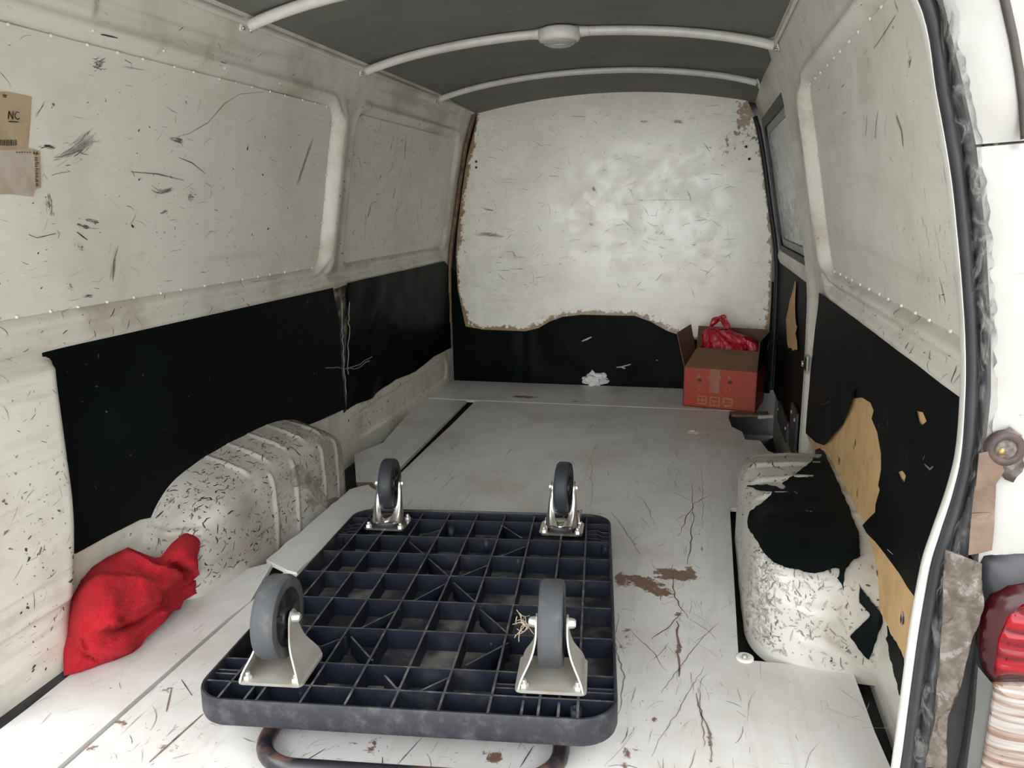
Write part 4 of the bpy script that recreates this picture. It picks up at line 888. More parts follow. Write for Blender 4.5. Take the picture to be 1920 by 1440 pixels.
for sgn in (-1, 1):                                  # stepped stiffeners in the far corners
    xa = RX[0] if sgn < 0 else RX[8]
    for k in range(4):
        y = RY[2] - .004 + k * .026; xo = sgn * XI; dx = xa - xo
        P_ = [(xo, y), (xo + dx * .3, y), (xo + dx * .5, y + .012), (xa, y + .012)]
        for a, b_ in zip(P_, P_[1:]): rib(a, b_, .0030, DZ1 - .008, 'corner_stiffener')
for q in ((1340, 135, 1425, 190), (1090, 155, 1000, 180), (955, 205, 1020, 262), (1440, 225, 1330, 268), (1035, 275, 1120, 350), (1290, 300, 1170, 348), (1115, 375, 970, 452), (1140, 375, 1235, 460), (915, 485, 740, 570), (1250, 485, 1370, 590), (690, 600, 585, 640), (710, 600, 800, 700), (1370, 625, 1190, 720), (850, 760, 915, 832), (1120, 770, 985, 832)):
    rib(zz(q[0], q[1]), zz(q[2], q[3]), .0036, DZ1 - .005, 'diagonal_rib')
for (u, v) in ((1080, 1324), (846, 985), (912, 1006)):
    x, y = tl(u, v); mk('boss', *xf(glathe([(.006, DZ0), (.009, DZ0), (.009, DZ1 - .004), (.006, DZ1 - .004), (.0055, DZ0 + .02)], 16), None, (x, y, 0)), M_plas, tr_)
M_tyre = plain('grey_tyre', (0.055, 0.058, 0.062, 1), .6, col2=(0.12, 0.12, 0.12, 1), vs=25, lo=.5, hi=.8, spec=.3)
M_tyre2 = plain('dark_tyre', (0.026, 0.030, 0.034, 1), .55, col2=(0.09, 0.09, 0.09, 1), vs=25, lo=.55, hi=.85, spec=.3)
M_hub = plain('black_hub', (0.012, 0.012, 0.014, 1), .45, var=-.5)
def wheel_parts(par, R_, w, cen, yaw, tyre, tilt=0.0):
    T = lambda g: xf(g, rz(yaw), cen)
    h = w / 2
    mk('tyre', *T(glathe([(R_ * .70, -h * .92), (R_ * .90, -h), (R_ * .955, -h * .93), (R_ * .993, -h * .68), (R_, -h * .60), (R_, h * .60), (R_ * .993, h * .68), (R_ * .955, h * .93), (R_ * .90, h), (R_ * .70, h * .92)], 44, 'x')), tyre, par, angle=32)
    mk('hub', *T(glathe([(.010, -h * .95), (.018, -h * .95), (.020, -h * .55), (R_ * .58, -h * .45), (R_ * .66, -h * .85), (R_ * .74, -h * .92), (R_ * .74, h * .92), (R_ * .66, h * .85), (R_ * .58, h * .45), (.020, h * .55), (.018, h * .95), (.010, h * .95)], 36, 'x')), M_hub, par, angle=45)
    for k in range(5):
        a = 2 * math.pi * k / 5
        g = gbox(-h * .78, h * .78, -.004, .004, .018, R_ * .66); mk('spoke', *T(xf(g, rx(a))), M_hub, par, smooth=False)
def bolts(par, pts, z, r=.0075):
    for (x, y) in pts:
        mk('bolt', *xf(join(glathe([(0, .012), (.004, .012), (.0045, .010), (.0045, .004)], 10), glathe([(.0045, .006), (r * .9, .0055), (r, .0045), (r, 0)], 6)), None, (x, y, z)), M_bolt, par, angle=40)
PZ = DZ1                                             # top of plates
def rigid_caster(x0, x1, y0, y1, yaw, lab):
    cx_, cy_ = (x0 + x1) / 2, (y0 + y1) / 2; hw = (x1 - x0) / 2; R_ = .069; zc_ = PZ + .094
    g = gsheet(rrect(-hw, hw, -.052, .052, .010), lambda a, b_, t: (a, b_, PZ + .004 - t), .005, (), .04, .02)
    par = mk('rigid_caster', *xf(g, rz(yaw), (cx_, cy_, 0)), M_zinc, tr_, angle=35); tag(par, lab)
    for s in (-1, 1):                                # pressed side cheeks
        ol = [(-.052, .002), (.052, .002), (.046, .018), (.030, .045), (.018, .078), (.014, .098), (.006, .106), (-.006, .106), (-.014, .098), (-.020, .074), (-.036, .040), (-.050, .016)]
        def f(a, b_, t):
            k = float(sst(.0, .085, b_)); base = hw - .004; x = base + (.0265 - base) * k + .004 * math.sin(k * math.pi) * -1
            x -= .010 * abs(a / .05) ** 2 * (1 - k) * 0
            return (s * (x - t), a, PZ + b_)
        mk('cheek', *xf(gsheet(ol, f, .003, (), .008, .008, flip=s < 0), rz(yaw), (cx_, cy_, 0)), M_zinc, par, angle=40)
        mk('axle_nut', *xf(xf(glathe([(0, .012), (.005, .012), (.008, .009), (.009, .0), (.009, -.002)], 12, 'x'), rz(0 if s > 0 else math.pi)), rz(yaw), np.array([cx_, cy_, zc_]) + rz(yaw) @ np.array([s * .0265, 0, 0])), M_bolt, par, angle=40)
    R2 = rz(yaw)
    bolts(par, [tuple((R2 @ np.array([sx * (hw - .014), sy * .040, 0]))[:2] + np.array([cx_, cy_])) for sx in (-1, 1) for sy in (-1, 1)], PZ + .004)
    wheel_parts(par, R_, .039, (cx_, cy_, zc_), yaw, M_tyre)
    return par
def swivel_caster(cx_, cy_, hw, yaw_p, yaw_w, lab, trail=.030):
    g = gsheet(rrect(-hw, hw, -.043, .043, .010), lambda a, b_, t: (a, b_, PZ + .004 - t), .005, (), .04, .02)
    par = mk('swivel_caster', *xf(g, rz(yaw_p), (cx_, cy_, 0)), M_steel, tr_, angle=35); tag(par, lab)
    R2 = rz(yaw_p)
    bolts(par, [tuple((R2 @ np.array([sx * (hw - .012), sy * .032, 0]))[:2] + np.array([cx_, cy_])) for sx in (-1, 1) for sy in (-1, 1)], PZ + .004)
    mk('bearing_ring', *xf(glathe([(.034, PZ + .004), (.036, PZ + .008), (.036, PZ + .011), (.031, PZ + .013)], 32), None, (cx_, cy_, 0)), M_rub, par)
    mk('swivel_race', *xf(glathe([(.0, PZ + .018), (.030, PZ + .018), (.037, PZ + .016), (.037, PZ + .012), (.030, PZ + .011)], 32), None, (cx_, cy_, 0)), M_steel, par, angle=40)
    R3 = rz(yaw_w); zc_ = PZ + .098; off = np.array([0, trail, 0])
    # horseshoe fork: a curved shell around the wheel, open towards the van's rear
    V = []; nu, nv = 33, 12
    for i in range(nu):
        a = math.pi * i / (nu - 1)                      # from +x leg round the front to -x leg
        for j in range(nv):
            q = j / (nv - 1)
            leg = abs(math.cos(a))
            top = .014 + .090 * leg ** 3.2
            r = .041 - .010 * q * leg
            x = r * math.cos(a) * (1.0 - .05 * q); y = -r * math.sin(a) * (.85) * (1 - q * .1) + trail * q * leg * 1.0
            V.append((x, y, PZ + .012 + top * q))
    F = grid_faces(nu, nv); n = len(V); V2 = [(x * .93, y * .90, z) for x, y, z in V]
    es = {}
    F2 = F + [tuple(i + n for i in f[::-1]) for f in F]
    rim = list(range(nv)) + [i * nv + nv - 1 for i in range(1, nu)] + [(nu - 1) * nv + j for j in range(nv - 2, -1, -1)] + [i * nv for i in range(nu - 2, 0, -1)]
    F2 += [(a, b_, b_ + n, a + n) for a, b_ in zip(rim, rim[1:] + rim[:1])]
    mk('fork', *xf((V + V2, F2), R3, (cx_, cy_, 0)), M_steel, par, angle=50)
    for s in (-1, 1):
        ol = [(trail - .010, .070), (trail + .012, .070), (trail + .012, .098), (trail + .007, .108), (trail - .007, .108), (trail - .013, .098)]
        mk('fork_leg', *xf(gsheet(ol, lambda a, b_, t: (s * (.0285 - .035 * (b_ - .06) * 0 - t), a, PZ + b_), .003, (), .012, .01, flip=s < 0), R3, (cx_, cy_, 0)), M_steel, par, angle=40)
        c = np.array([cx_, cy_, zc_]) + R3 @ (off + (s * .0285, 0, 0))
        mk('axle_nut', *xf(xf(glathe([(0, .009), (.005, .009), (.0075, .007), (.008, .0), (.008, -.002)], 8, 'x'), rz(0 if s > 0 else math.pi)), R3, c), M_bolt, par, angle=40)
    wheel_parts(par, .064, .034, tuple(np.array([cx_, cy_, zc_]) + R3 @ off), yaw_w, M_tyre2)
    return par
a = tl(443, 1283); b_ = tl(567, 1287); rigid_caster(a[0], b_[0], a[1], a[1] + .105, 0, 'grey stamped rigid caster with a large wheel')
a = tl(962, 1298); b_ = tl(1100, 1305); rigid_caster(a[0] + .002, b_[0], a[1], a[1] + .105, 0, 'grey stamped rigid caster with fibres round its axle')
a = tl(680, 993); b_ = tl(758, 998); swivel_caster((a[0] + b_[0]) / 2, a[1] + .043, .053, math.radians(-2), math.radians(2), 'plated swivel caster with dark narrow wheel')
a = tl(1012, 1003); b_ = tl(1092, 1008); swivel_caster((a[0] + b_[0]) / 2, a[1] + .043, .053, math.radians(-2), math.radians(-6), 'plated swivel caster with pedal stud beside it')
x, y = tl(1085, 990); mk('pedal_stud', *xf(glathe([(0, .045), (.005, .045), (.0085, .042), (.0085, .034), (.006, .032), (.006, .010), (.009, .008), (.009, 0)], 12), None, (x, y + .02, PZ - .004)), M_steel, tr_, angle=40)
# fibres wound round the right rigid axle
a = tl(962, 1298); b_ = tl(1100, 1305); cx_ = (a[0] + b_[0]) / 2
fib = plain('straw_fibre', (0.42, 0.36, 0.26, 1), .8)
for k in range(14):
    c = np.array([cx_ - .036 - random.uniform(0, .012), a[1] + .0525, PZ + .088]); P_ = [c]
    d_ = np.array([-random.random(), random.gauss(0, .7), random.gauss(.2, .8)])
    for q in range(5): P_.append(P_[-1] + nrm(d_) * .006); d_ = d_ + np.random.RandomState(k * 7 + q).normal(0, .6, 3)
    mk('fibre', *gtube(P_, .0007, 5), fib, tr_)
# folded handle under the deck: rusty bent tube
M_hand = plain('rusty_handle', (0.014, 0.014, 0.018, 1), .3, col2=(0.10, 0.055, 0.042, 1), vs=16, lo=.46, hi=.62)
hz_ = .0145; hx0, hx1, hy = -.228, .250, -.468
cor_ = lambda cx_, cy_, a0, r=.07: [(cx_ + r * math.cos(math.radians(a0 + q * 90 / 7)), cy_ + r * math.sin(math.radians(a0 + q * 90 / 7)), hz_) for q in range(8)]
P_ = [(hx0, .36, hz_), (hx0, .1, hz_), (hx0, -.2, hz_)] + cor_(hx0 + .07, hy + .07, 180) + cor_(hx1 - .07, hy + .07, 270) + [(hx1, -.2, hz_), (hx1, .1, hz_), (hx1, .36, hz_)]
hg = gtube(P_, .0135, 16); mk('handle', [(x, y, z - .0065 + .0005 - math.sin(TILT) * y) for x, y, z in hg[0]], hg[1], M_hand, tr_)
for x in (hx0, hx1): mk('handle_hinge', *gbox(x - .022, x + .022, .33, .39, .012, DZ0 + .006), M_dark, tr_, smooth=False)

# ------------------------------------------------------------------ red towel heaped against the left wall and wheel arch
def towel():
    out = [(120, 1269), (119, 1215), (126, 1160), (133, 1120), (150, 1085), (175, 1062), (200, 1045), (240, 1026), (262, 1035), (290, 1046), (304, 1044), (325, 1018), (345, 1002), (361, 995), (372, 1004), (385, 1020), (398, 1036), (386, 1056), (375, 1075), (378, 1092), (387, 1106), (366, 1114), (345, 1126), (338, 1142), (326, 1146), (305, 1170), (275, 1195), (262, 1215), (250, 1236), (225, 1248), (190, 1256), (150, 1268)]
    A = flo(120, 1269, .004); B = flo(262, 1215, .004); T_ = plx(225, 1036, -.735)
    nn = nrm(np.cross(B - A, T_ - A)); nn = nn if np.dot(nn, CAM - A) > 0 else -nn
    B2 = flo(387, 1106, .004); T2 = plx(361, 995, -.665)
    ridges = [  # polyline, amplitude, width (px)
        ([(150, 1100), (200, 1080), (260, 1085), (330, 1055)], .016, 26), ([(200, 1120), (190, 1170), (215, 1215)], .026, 52), ([(170, 1150), (230, 1150), (280, 1140)], .020, 40),
        ([(140, 1180), (150, 1230), (200, 1245)], .008, 14), ([(240, 1035), (300, 1055), (328, 1075)], .012, 16), ([(330, 1030), (372, 1010)], .014, 14), ([(350, 1060), (362, 1090), (345, 1108)], .016, 13), ([(300, 1120), (320, 1100), (352, 1095)], .012, 10), ([(310, 1150), (340, 1125)], .010, 9), ([(365, 1020), (385, 1040)], .008, 10), ([(255, 1200), (300, 1155)], .008, 12)]
    valleys = [([(228, 1172), (262, 1158), (295, 1135), (345, 1100)], .022, 8), ([(330, 1062), (345, 1080), (322, 1100), (300, 1118)], .018, 7), ([(365, 1000), (370, 1030), (366, 1060), (374, 1085)], .016, 6), ([(150, 1200), (165, 1228), (200, 1240), (248, 1228)], .008, 7), ([(265, 1070), (285, 1082), (310, 1080)], .012, 14), ([(255, 1215), (270, 1190), (300, 1160)], .014, 7), ([(335, 1118), (322, 1132)], .010, 6), ([(148, 1100), (190, 1068)], .006, 9)]
    vs, fs = cdt(out, (), 4.2, 4.2)
    ed = pdist(out, vs[:, 0], vs[:, 1]); d_ = .030 * (1 - np.exp(-ed / 16.0))
    for pl_, a, w in ridges: d_ += a * np.exp(-(pdist(pl_, vs[:, 0], vs[:, 1], False) / w) ** 2) * np.minimum(ed / 10, 1)
    for pl_, a, w in valleys: d_ -= a * np.exp(-(pdist(pl_, vs[:, 0], vs[:, 1], False) / w) ** 2) * np.minimum(ed / 8, 1)
    def step_(pl_, a, w, reach, sgn):
        pl_ = [np.array(p, float) for p in pl_]; best = np.full(len(vs), 1e9); sd = np.zeros(len(vs))
        for p, q in zip(pl_, pl_[1:]):
            e = q - p; L2 = e @ e; t_ = np.clip(((vs - p) @ e) / L2, 0, 1); c_ = p + t_[:, None] * e; dd = np.hypot(*(vs - c_).T); cr = (e[0] * (vs[:, 1] - p[1]) - e[1] * (vs[:, 0] - p[0])) / math.sqrt(L2)
            m_ = dd < best; best[m_] = dd[m_]; sd[m_] = np.sign(cr[m_]) * dd[m_]
        return -a * sst(0, w, sd * sgn) * np.exp(-np.maximum(best - 4, 0) / reach) * np.minimum(ed / 6, 1)
    d_ = d_ * 1.25
    d_ += step_([(215, 1180), (262, 1160), (295, 1137), (330, 1108), (352, 1090)], .050, 4, 26, 1)
    d_ += step_([(330, 1058), (352, 1068), (366, 1085), (350, 1108), (320, 1122)], .034, 3.5, 16, 1)
    d_ += step_([(364, 998), (372, 1030), (366, 1062), (376, 1088)], .034, 3.5, 18, -1)
    d_ += step_([(138, 1190), (152, 1222), (190, 1240), (248, 1226)], .022, 3.5, 16, 1)
    d_ += step_([(242, 1030), (285, 1062), (330, 1070)], .022, 4, 20, -1)
    d_ += step_([(140, 1118), (175, 1085), (235, 1088)], .018, 5, 18, -1)
    base = []; nv = []
    n2 = nrm(np.cross(B2 - B, T2 - B)); n2 = n2 if np.dot(n2, CAM - B) > 0 else -n2
    for (u, v), k in zip(vs, sst(235, 350, vs[:, 0] * .85 + (1270 - vs[:, 1]) * .25)):
        p1 = plane_hit(u, v, A, nn); p2 = plane_hit(u, v, B, n2); base.append(p1 * (1 - k) + p2 * k); nv.append(nrm(nn * (1 - k) + n2 * k))
    base = np.array(base); nv = np.array(nv)
    for i, (u, v) in enumerate(vs): d_[i] += .006 * fbm(u * .01, v * .01, 3, 3.5, 4) * min(ed[i] / 10, 1)
    view = (CAM - base); view /= np.linalg.norm(view, axis=1)[:, None]
    top = base + (nv * .45 + view * .55) * np.maximum(d_, .0)[:, None]; top[:, 2] = np.maximum(top[:, 2], .006)
    bot = base - nv * .004; bot[:, 2] = np.maximum(bot[:, 2], .0035)
    n = len(vs); es = {(f[i], f[(i + 1) % 3]) for f in fs for i in range(3)}
    F = list(fs) + [tuple(i + n for i in f[::-1]) for f in fs] + [(b_, a, a + n, b_ + n) for (a, b_) in es if (b_, a) not in es]
    P = np.vstack([top, bot]); lim = -(.765 - .006); P[:, 0] = np.maximum(P[:, 0], lim)
    return P, F
tb = NB('red_terry'); n1 = tb.noise(tb.map(), 26, 4, .6); n2 = tb.noise(tb.map(), 520, 2, .6)
c = tb.mix(tb.ramp(n1, .4, .72), (0.54, 0.008, 0.020, 1), (0.40, 0.012, 0.022, 1)); c = tb.mix(tb.ramp(n2, .45, .75, 0, .45), c, (.60, .07, .07, 1)); tb.bump(tb.math('ADD', n2, tb.noise(tb.map(), 150, 4, .7)), 1.0, .006)
tb.b.inputs['Sheen Weight'].default_value = .12; tb.b.inputs['Sheen Tint'].default_value = (1, .45, .45, 1)
P_, F_ = towel(); to = mk('towel', P_, F_, tb.fin(c, .95, 0, .1), None, angle=75, origin=(-.66, 1.18, .003)); tag(to, 'crumpled red terry towel heaped on the floor by the wheel arch', 'towel')

# ------------------------------------------------------------------ red carton with a red carrier bag
C0 = flo(1280, 761); C1 = flo(1416, 774); CW = float(np.linalg.norm((C1 - C0)[:2])); CA = math.atan2(C1[1] - C0[1], C1[0] - C0[0]); CD, CH = .225, .170
ct = thing('carton', 'open red cardboard carton with brown flaps standing in front of the partition', 'carton', (C0[0], C0[1], 0.0005), CA)
M_cred = plain('red_carton_print', (0.36, 0.026, 0.008, 1), .5, col2=(0.30, 0.042, 0.010, 1), vs=6); M_cbrn = plain('plain_cardboard', (0.125, 0.062, 0.028, 1), .8, var=.2, vs=10)
M_cblk = plain('black_carton_flap', (0.02, 0.017, 0.017, 1), .6)  # near-black on both faces of the right flap
th = .004
def cpart(name, q4, mats_out, mats_in, nrm_, label=None):
    """board with its printed face towards nrm_"""
    Q = np.array(q4, float); n_ = np.array(nrm_, float) * th; V = np.vstack([Q, Q - n_])
    F = [(0, 1, 2, 3), (7, 6, 5, 4)] + [(i, (i + 1) % 4, 4 + (i + 1) % 4, 4 + i) for i in range(4)]
    o = mk(name, V, F, [mats_out, mats_in], ct, smooth=False); o.data.polygons.foreach_set('material_index', [0, 1, 1, 1, 1, 1]); return o
fp_ = cpart('front_wall', [(0, 0, 0), (CW, 0, 0), (CW, 0, CH), (0, 0, CH)], M_cred, M_cbrn, (0, -1, 0))
cpart('side_wall', [(CW, 0, 0), (CW, CD, 0), (CW, CD, CH), (CW, 0, CH)], M_cred, M_cbrn, (1, 0, 0)); cpart('side_wall', [(0, CD, 0), (0, 0, 0), (0, 0, CH), (0, CD, CH)], M_cred, M_cbrn, (-1, 0, 0))
cpart('back_wall', [(CW, CD, 0), (0, CD, 0), (0, CD, CH), (CW, CD, CH)], M_cred, M_cbrn, (0, 1, 0)); cpart('bottom', [(0, 0, .005), (CW, 0, .005), (CW, CD, .005), (0, CD, .005)], M_cbrn, M_cbrn, (0, 0, 1))
tag(cpart('front_flap', [(0.002, 0.0, CH), (CW, 0.0, CH), (CW - .002, .035, CH + .080), (.045, .035, CH + .082)], M_cbrn, M_cbrn, (0, -.9, .4)), 'brown cardboard flap')
tag(cpart('side_flap', [(0, CD, CH), (0, 0, CH), (-.035, -.005, CH + .145), (-.030, CD * .98, CH + .150)], M_cred, M_cbrn, (-.97, 0, -.2)), 'brown inner side flap')
rf = cpart('side_flap', [(CW, 0, CH), (CW, CD, CH), (CW + .010, CD, CH + .135), (CW + .004, .002, CH + .125)], M_cblk, M_cblk, (1, 0, 0)); tag(rf, 'dark flap with a pale printed label')
cpart('back_flap', [(CW, CD, CH), (0, CD, CH), (0, CD + .03, CH + .14), (CW, CD + .02, CH + .14)], M_cred, M_cbrn, (0, .97, -.2))
CR = rz(CA)
def cl(u, v):                                       # photo point -> front face of the carton
    n_ = CR @ np.array([0, -1, 0]); p = plane_hit(u, v, (C0[0], C0[1], 0), n_); q = CR.T @ (p - np.array([C0[0], C0[1], 0.0005])); return q[0], q[2]
M_ink = plain('yellow_print', (0.42, 0.17, 0.05, 1), .6, var=.35, vs=60)
def pf(name, ols, y=-.0008, mat=M_ink, par=fp_):
    V = []; F = []
    for ol in ols:
        b0 = len(V); V += [(x, y, z) for x, z in ol]; F.append(tuple(range(b0, b0 + len(ol))))
    return mk(name, V, F, mat, par, smooth=False)
def rc(x0, x1, z0, z1): return [(x0, z0), (x1, z0), (x1, z1), (x0, z1)]
def icon(u0, u1, v0, v1, kind):
    (x0, z1), (x1, z0) = cl(u0, v0), cl(u1, v1); w = x1 - x0; h = z1 - z0; t_ = w * .13
    if kind == 0: L = [rc(x0, x0 + t_, z0, z1), rc(x0, x1, z1 - t_, z1), rc(x0, x1, z0, z0 + t_), rc(x0, x1, z0 + h * .42, z0 + h * .58), rc(x0 + w * .45, x0 + w * .58, z0, z1), rc(x1 - t_, x1, z0, z1)]
    elif kind == 1:
        cx2, cz = (x0 + x1) / 2, z0 + h * .62; bowl = [(cx2 + w * .26 * math.cos(a), cz + h * .26 * math.sin(a)) for a in np.linspace(math.pi, 2 * math.pi, 9)]
        L = [rc(x0, x0 + t_, z0, z1), rc(x1 - t_, x1, z0, z1), rc(x0, x1, z1 - t_, z1), rc(x0, x1, z0, z0 + t_), bowl, rc(cx2 - w * .05, cx2 + w * .05, z0 + h * .18, z0 + h * .4), rc(cx2 - w * .2, cx2 + w * .2, z0 + h * .14, z0 + h * .22)]
    else:
        cx2, cz = (x0 + x1) / 2, z0 + h * .5; L = [rc(x0, x1, z0, z0 + h * .28), rc(x0, x1, z1 - h * .22, z1), rc(x0, x0 + w * .2, z0, z1), rc(x1 - w * .2, x1, z0, z1), rc(x0 + w * .2, x1 - w * .2, cz - h * .02, cz + h * .05)]
    pf('handling_symbol', L)
icon(1308, 1325, 741, 759, 0); icon(1331, 1349, 743, 763, 1); icon(1355, 1374, 745, 765, 2)
def glyph(u, v, s_, seed):
    r_ = random.Random(seed); x, z = cl(u, v); q = s_ * .0022; L = []
    for k in range(3): zz = z + q * (k - 1) * .62; L.append(rc(x - q * r_.uniform(.5, .9), x + q * r_.uniform(.5, .9), zz - q * .1, zz + q * .1))
    for k in range(2): xx = x + q * r_.uniform(-.6, .6); L.append(rc(xx - q * .1, xx + q * .1, z - q * r_.uniform(.5, .95), z + q * r_.uniform(.5, .95)))
    pf('printed_character', L)
for k, (u, v, s_) in enumerate(((1309, 705, 5), (1331, 707, 4.5), (1350, 708, 4.5), (1368, 708, 4), (1343, 725, 4), (1343, 736, 3.5), (1312, 722, 3), (1312, 731, 3), (1318, 735, 2.5), (1361, 726, 2.2), (1368, 729, 2.2), (1361, 735, 2.2))): glyph(u, v, s_, k)
for (u, v) in ((1312, 712.5), (1369, 717)):
    x, z = cl(u, v); pf('vent_hole', [[(x + .009 * math.cos(a), z + .008 * math.sin(a)) for a in np.linspace(0, 2 * math.pi, 16, endpoint=False)]], -.0012, M_scuff[0])
lbm = plain('grey_label', (.16, .16, .17, 1), .5, var=.3)
for k in range(5): mk('label_bar', [(CW - .0062 + .0, .030 + .014 * k + dx, CH + zz) for dx, zz in ((0, .02), (.009, .022), (.010, .085), (.001, .083))], [(0, 1, 2, 3)], lbm, rf, smooth=False)
tpm = NB('clear_tape'); tpm.b.inputs['Alpha'].default_value = .35; tpm = tpm.fin((.5, .3, .2, 1), .08)
x, z = cl(1340, 716); mk('tape_strip', [(x - .022, -.0016, CH - .10), (x + .020, -.0016, CH - .10), (x + .022, -.0016, CH), (x - .020, -.0016, CH)], [(0, 1, 2, 3)], tpm, fp_, smooth=False)
# carrier bag standing in the carton
bm_ = NB('red_bag_film'); bn = bm_.noise(bm_.map((1, 1, .4)), 60, 4, .6, 1.0); bm_.bump(bn, .8, .008); bm_.b.inputs['Transmission Weight'].default_value = .12
M_bag = bm_.fin(bm_.mix(bm_.ramp(bn, .4, .7), (.52, .006, .022, 1), (.28, .003, .010, 1)), .18)
BC = np.array([C0[0], C0[1], 0]) + CR @ np.array([.158, .126, 0])
bag = thing('carrier_bag', 'red plastic carrier bag with knotted handles inside the carton', 'bag', (BC[0], BC[1], .01))
lev = [(.010, .095, .076, 0, 0), (.05, .108, .086, 0, 0), (.12, .112, .088, .0, 0), (.175, .114, .080, .0, 0), (.225, .122, .066, .002, .008), (.262, .116, .056, .0, .012), (.288, .094, .046, -.014, .010), (.306, .064, .032, -.034, .004), (.322, .046, .020, -.040, 0)]
V = []; nth = 56
for k, (z, a, b2, ox, oy) in enumerate(catmull(lev, 4)):
    for q in range(nth):
        t_ = 2 * math.pi * q / nth; cr = 1 + (.03 + .16 * float(sst(.15, .3, z))) * math.sin(t_ * 9 + k * .35 + 2 * math.sin(t_ * 3)) * .6 + .16 * fbm(math.cos(t_) * 2, math.sin(t_) * 2, z * 12, 1.2, 3)
        p = CR @ np.array([ox + a * cr * math.cos(t_), oy + b2 * cr * math.sin(t_), 0]); V.append((BC[0] + p[0], BC[1] + p[1], z + .006 * fbm(math.cos(t_) * 3, math.sin(t_) * 3, z * 20)))
nl = len(V) // nth; mk('bag_body', V, grid_faces(nl, nth, False, True) + [tuple(range(nth))[::-1], tuple((nl - 1) * nth + q for q in range(nth))], M_bag, bag)
for (pts, w) in (([(-.065, 0, .275), (-.062, 0, .318), (-.040, 0, .345), (-.015, 0, .352), (.0, 0, .335), (.008, 0, .305), (.018, 0, .275)], .013), ([(-.080, .01, .255), (-.062, .012, .310), (-.035, .014, .338), (-.010, .012, .325), (.008, .012, .305), (.020, .012, .285)], .010)):
    P_ = catmull([np.array([BC[0], BC[1], 0]) + CR @ np.array([x - .014, y, 0]) + np.array([0, 0, z + .020]) for x, y, z in pts], 6)
    mk('bag_handle', *gtube(P_, [(.004 + .0015 * math.sin(i * 1.1), w * (.75 + .3 * math.sin(i * .7 + 1))) for i in range(len(P_))], 12, up=tuple(CR @ np.array([0, 1.0, .0]))), M_bag, bag)

# ------------------------------------------------------------------ small things
def crumple(name, cen, r, n, seed, mat, lab, cat, sq=(1, 1, 1)):
    rr_ = np.random.RandomState(seed); V = []; nu, nv = 26, 16
    for i in range(nu):
        for j in range(nv):
            a = 2 * math.pi * i / nu; b2 = math.pi * (j + .02) / (nv - .96); d_ = np.array([math.cos(a) * math.sin(b2), math.sin(a) * math.sin(b2), math.cos(b2)])
            k = r * (1 + .55 * fbm(d_[0], d_[1], d_[2] + seed, 2.4, 4)); p = d_ * k * np.array(sq); V.append((cen[0] + p[0], cen[1] + p[1], max(cen[2] + p[2], .001)))
    F = grid_faces(nu, nv, True, False) + [tuple(i * nv for i in range(nu)), tuple(i * nv + nv - 1 for i in range(nu))[::-1]]
    return tag(mk(name, V, F, mat, None, angle=30, origin=(cen[0], cen[1], .001)), lab, cat)
p = flo(1116, 722); crumple('tissue', (p[0], p[1] - .01, .030), .036, 0, 3, plain('white_tissue', (.78, .78, .76, 1), .85, var=.1), 'crumpled white tissue on the floor against the black vinyl', 'tissue', (1.5, .8, .9))
p = flo(1300, 813); crumple('paper_scrap', (p[0], p[1], .006), .016, 0, 8, plain('dirty_paper', (.55, .45, .40, 1), .85), 'tiny crumpled paper scrap on the floor in front of the carton', 'scrap', (1.4, .8, .5))
# bolt and washer at the foot of the right wheel arch
p = flo(1397, 1224, .012)
t = thing('floor_bolt', 'round washer and bolt at the near corner of the right wheel arch', 'bolt', (p[0], p[1], 0))
mk('washer', *xf(glathe([(.006, .004), (.013, .006), (.0165, .004), (.0165, 0), (.0165, -.012)], 24), None, (p[0], p[1], -.001)), M_bow, t); mk('bolt_head', *xf(glathe([(0, .009), (.005, .008), (.0065, .003)], 6), None, (p[0], p[1], -.001)), M_zinc, t)
# crumpled clear tape hanging on the left wheel arch
tpb = NB('crumpled_tape'); tn = tpb.noise(tpb.map(), 40, 4, .6, 1); tpb.bump(tn, .8, .006); tpb.b.inputs['Alpha'].default_value = .62; M_tape = tpb.fin(tpb.mix(tpb.ramp(tn, .4, .65), (.30, .265, .21, 1), (.50, .47, .41, 1)), .18)
tt = thing('torn_tape', 'crumpled clear packing tape hanging on the ribbed wheel arch', 'tape', tuple(hit(600, 920, -1, .01)))
for pix in ([(545, 880), (560, 870), (580, 885), (585, 905), (575, 915), (550, 912), (540, 898)], [(575, 885), (590, 900), (608, 925), (625, 950), (612, 955), (590, 930), (570, 905)], [(585, 900), (605, 898), (602, 912), (590, 915)], [(608, 940), (628, 932), (650, 935), (648, 948), (630, 955), (612, 954)], [(575, 925), (600, 945), (590, 950), (572, 938)]):
    vs, fs = cdt(pix, (), 4, 4); P_ = np.array([hit(u, v, -1, .008 + .006 * fbm(u * .06, v * .06, 1, 1, 2)) for u, v in vs]); mk('tape_piece', P_, fs, M_tape, tt)
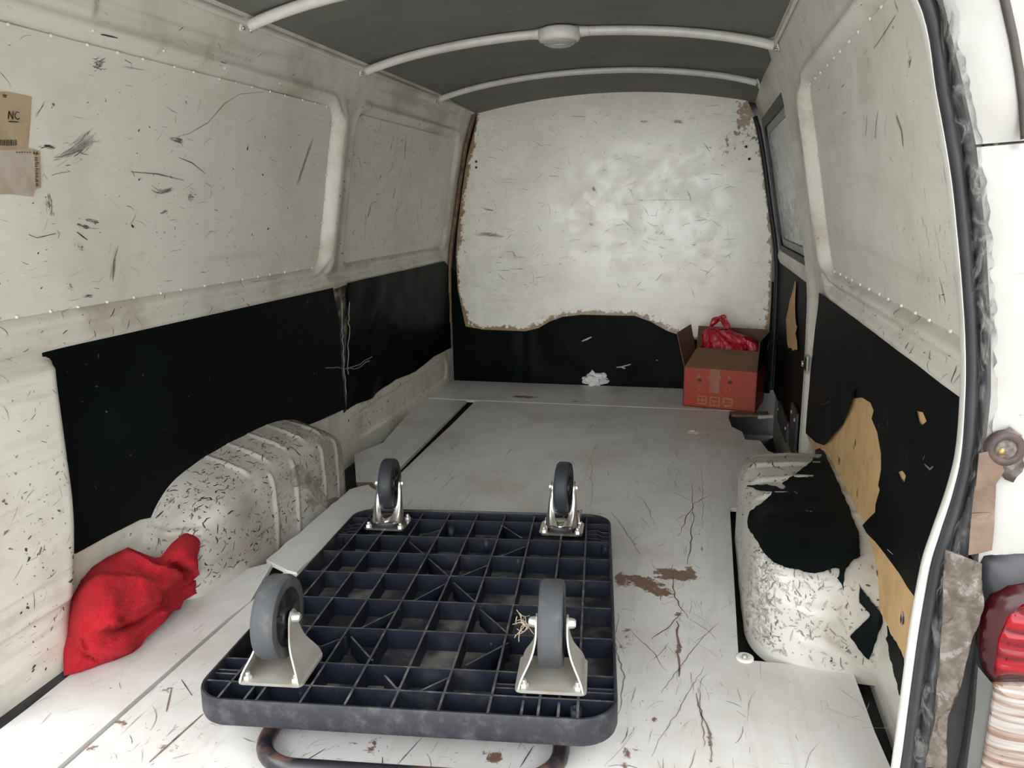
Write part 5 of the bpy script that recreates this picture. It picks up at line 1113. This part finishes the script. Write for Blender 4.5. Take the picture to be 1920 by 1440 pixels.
# labels taped to the left panel
M_kraft = plain('kraft_label', (0.47, 0.36, 0.24, 1), .35, var=.2, vs=20, bump=.7, bs=28); M_lab2 = plain('pale_label', (0.50, 0.44, 0.38, 1), .3, col2=(.42, .33, .25, 1), vs=25, bump=.7, bs=28); M_inkb = plain('black_ink', (.02, .018, .018, 1), .6)
def lsurf(pix, off, th=.0006): return wsheet(pix, -1, off, th, step=.02, border=.015, wob=.0010)
LO = -.0068
kt = thing('paper_label', 'kraft paper label marked NC with a barcode on the left panel', 'label', tuple(wal(30, 278, -1, LO)))
mk('sheet', *lsurf([(-60, 168), (15, 172), (60, 181), (57, 230), (52, 280), (-10, 283), (-60, 285)], LO), M_kraft, kt, angle=60)
def wl_poly(pix, off): return [tuple(np.array(wal(u, v, -1, off))) for u, v in pix]
def ink(par, name, strokes_, w, off):
    V = []; F = []
    for pts in strokes_:
        P2 = np.array(pts, float); T2 = np.gradient(P2, axis=0); T2 /= np.linalg.norm(T2, axis=1)[:, None]; N2 = np.stack([-T2[:, 1], T2[:, 0]], 1); b0 = len(V)
        for p_, n_ in zip(P2, N2): V += wl_poly([tuple(p_ - n_ * w / 2), tuple(p_ + n_ * w / 2)], off)
        for i in range(len(P2) - 1): a = b0 + 2 * i; F.append((a, a + 1, a + 3, a + 2))
    return mk(name, V, F, M_inkb, par, smooth=False)
IO = LO + .0022
ink(kt, 'lettering', [[(16, 223), (17, 208)], [(17, 208), (24, 224)], [(24, 224), (25, 209)], [(36, 211), (31, 210), (28, 215), (29, 221), (33, 224), (37, 222)], [(16, 228), (35, 229)]], 2.0, IO)
ink(kt, 'barcode', [[(x, 262), (x + .3, 273)] for x in (1, 4, 7, 9, 12, 14.5, 17, 20, 22, 25, 28, 30.5)], 1.3, IO); ink(kt, 'printed_mark', [[(5, 178), (13, 179)], [(6, 181), (12, 182)]], 2, IO)
k2 = thing('paper_label', 'pale taped label with torn printed edge below the kraft label', 'label', tuple(wal(30, 368, -1, LO)))
mk('sheet', *lsurf([(-60, 284), (20, 281), (60, 280), (74, 283), (76, 352), (66, 354), (62, 369), (20, 364), (-60, 366)], LO + .0006), M_lab2, k2, angle=60)
mk('printed_edge', *lsurf([(62, 281), (75, 284), (76, 352), (66, 354)], LO + .0014), M_kraft, k2, angle=60)
r_ = random.Random(4); ink(k2, 'lettering', [[(66 + r_.uniform(-1, 1), v), (72 + r_.uniform(-2, 2), v + r_.uniform(-1, 2))] for v in np.arange(296, 352, 4.0)] + [[(64, 283), (64, 290)], [(70, 284), (68, 291)], [(62, 287), (73, 289)]] + [[(30 + 5 * q, 284.5), (33 + 5 * q, 286.5)] for q in range(6)], 1.5, IO + .0012)

for o in bpy.data.objects:
    for k in ('_org', '_local'):
        if k in o: del o[k]
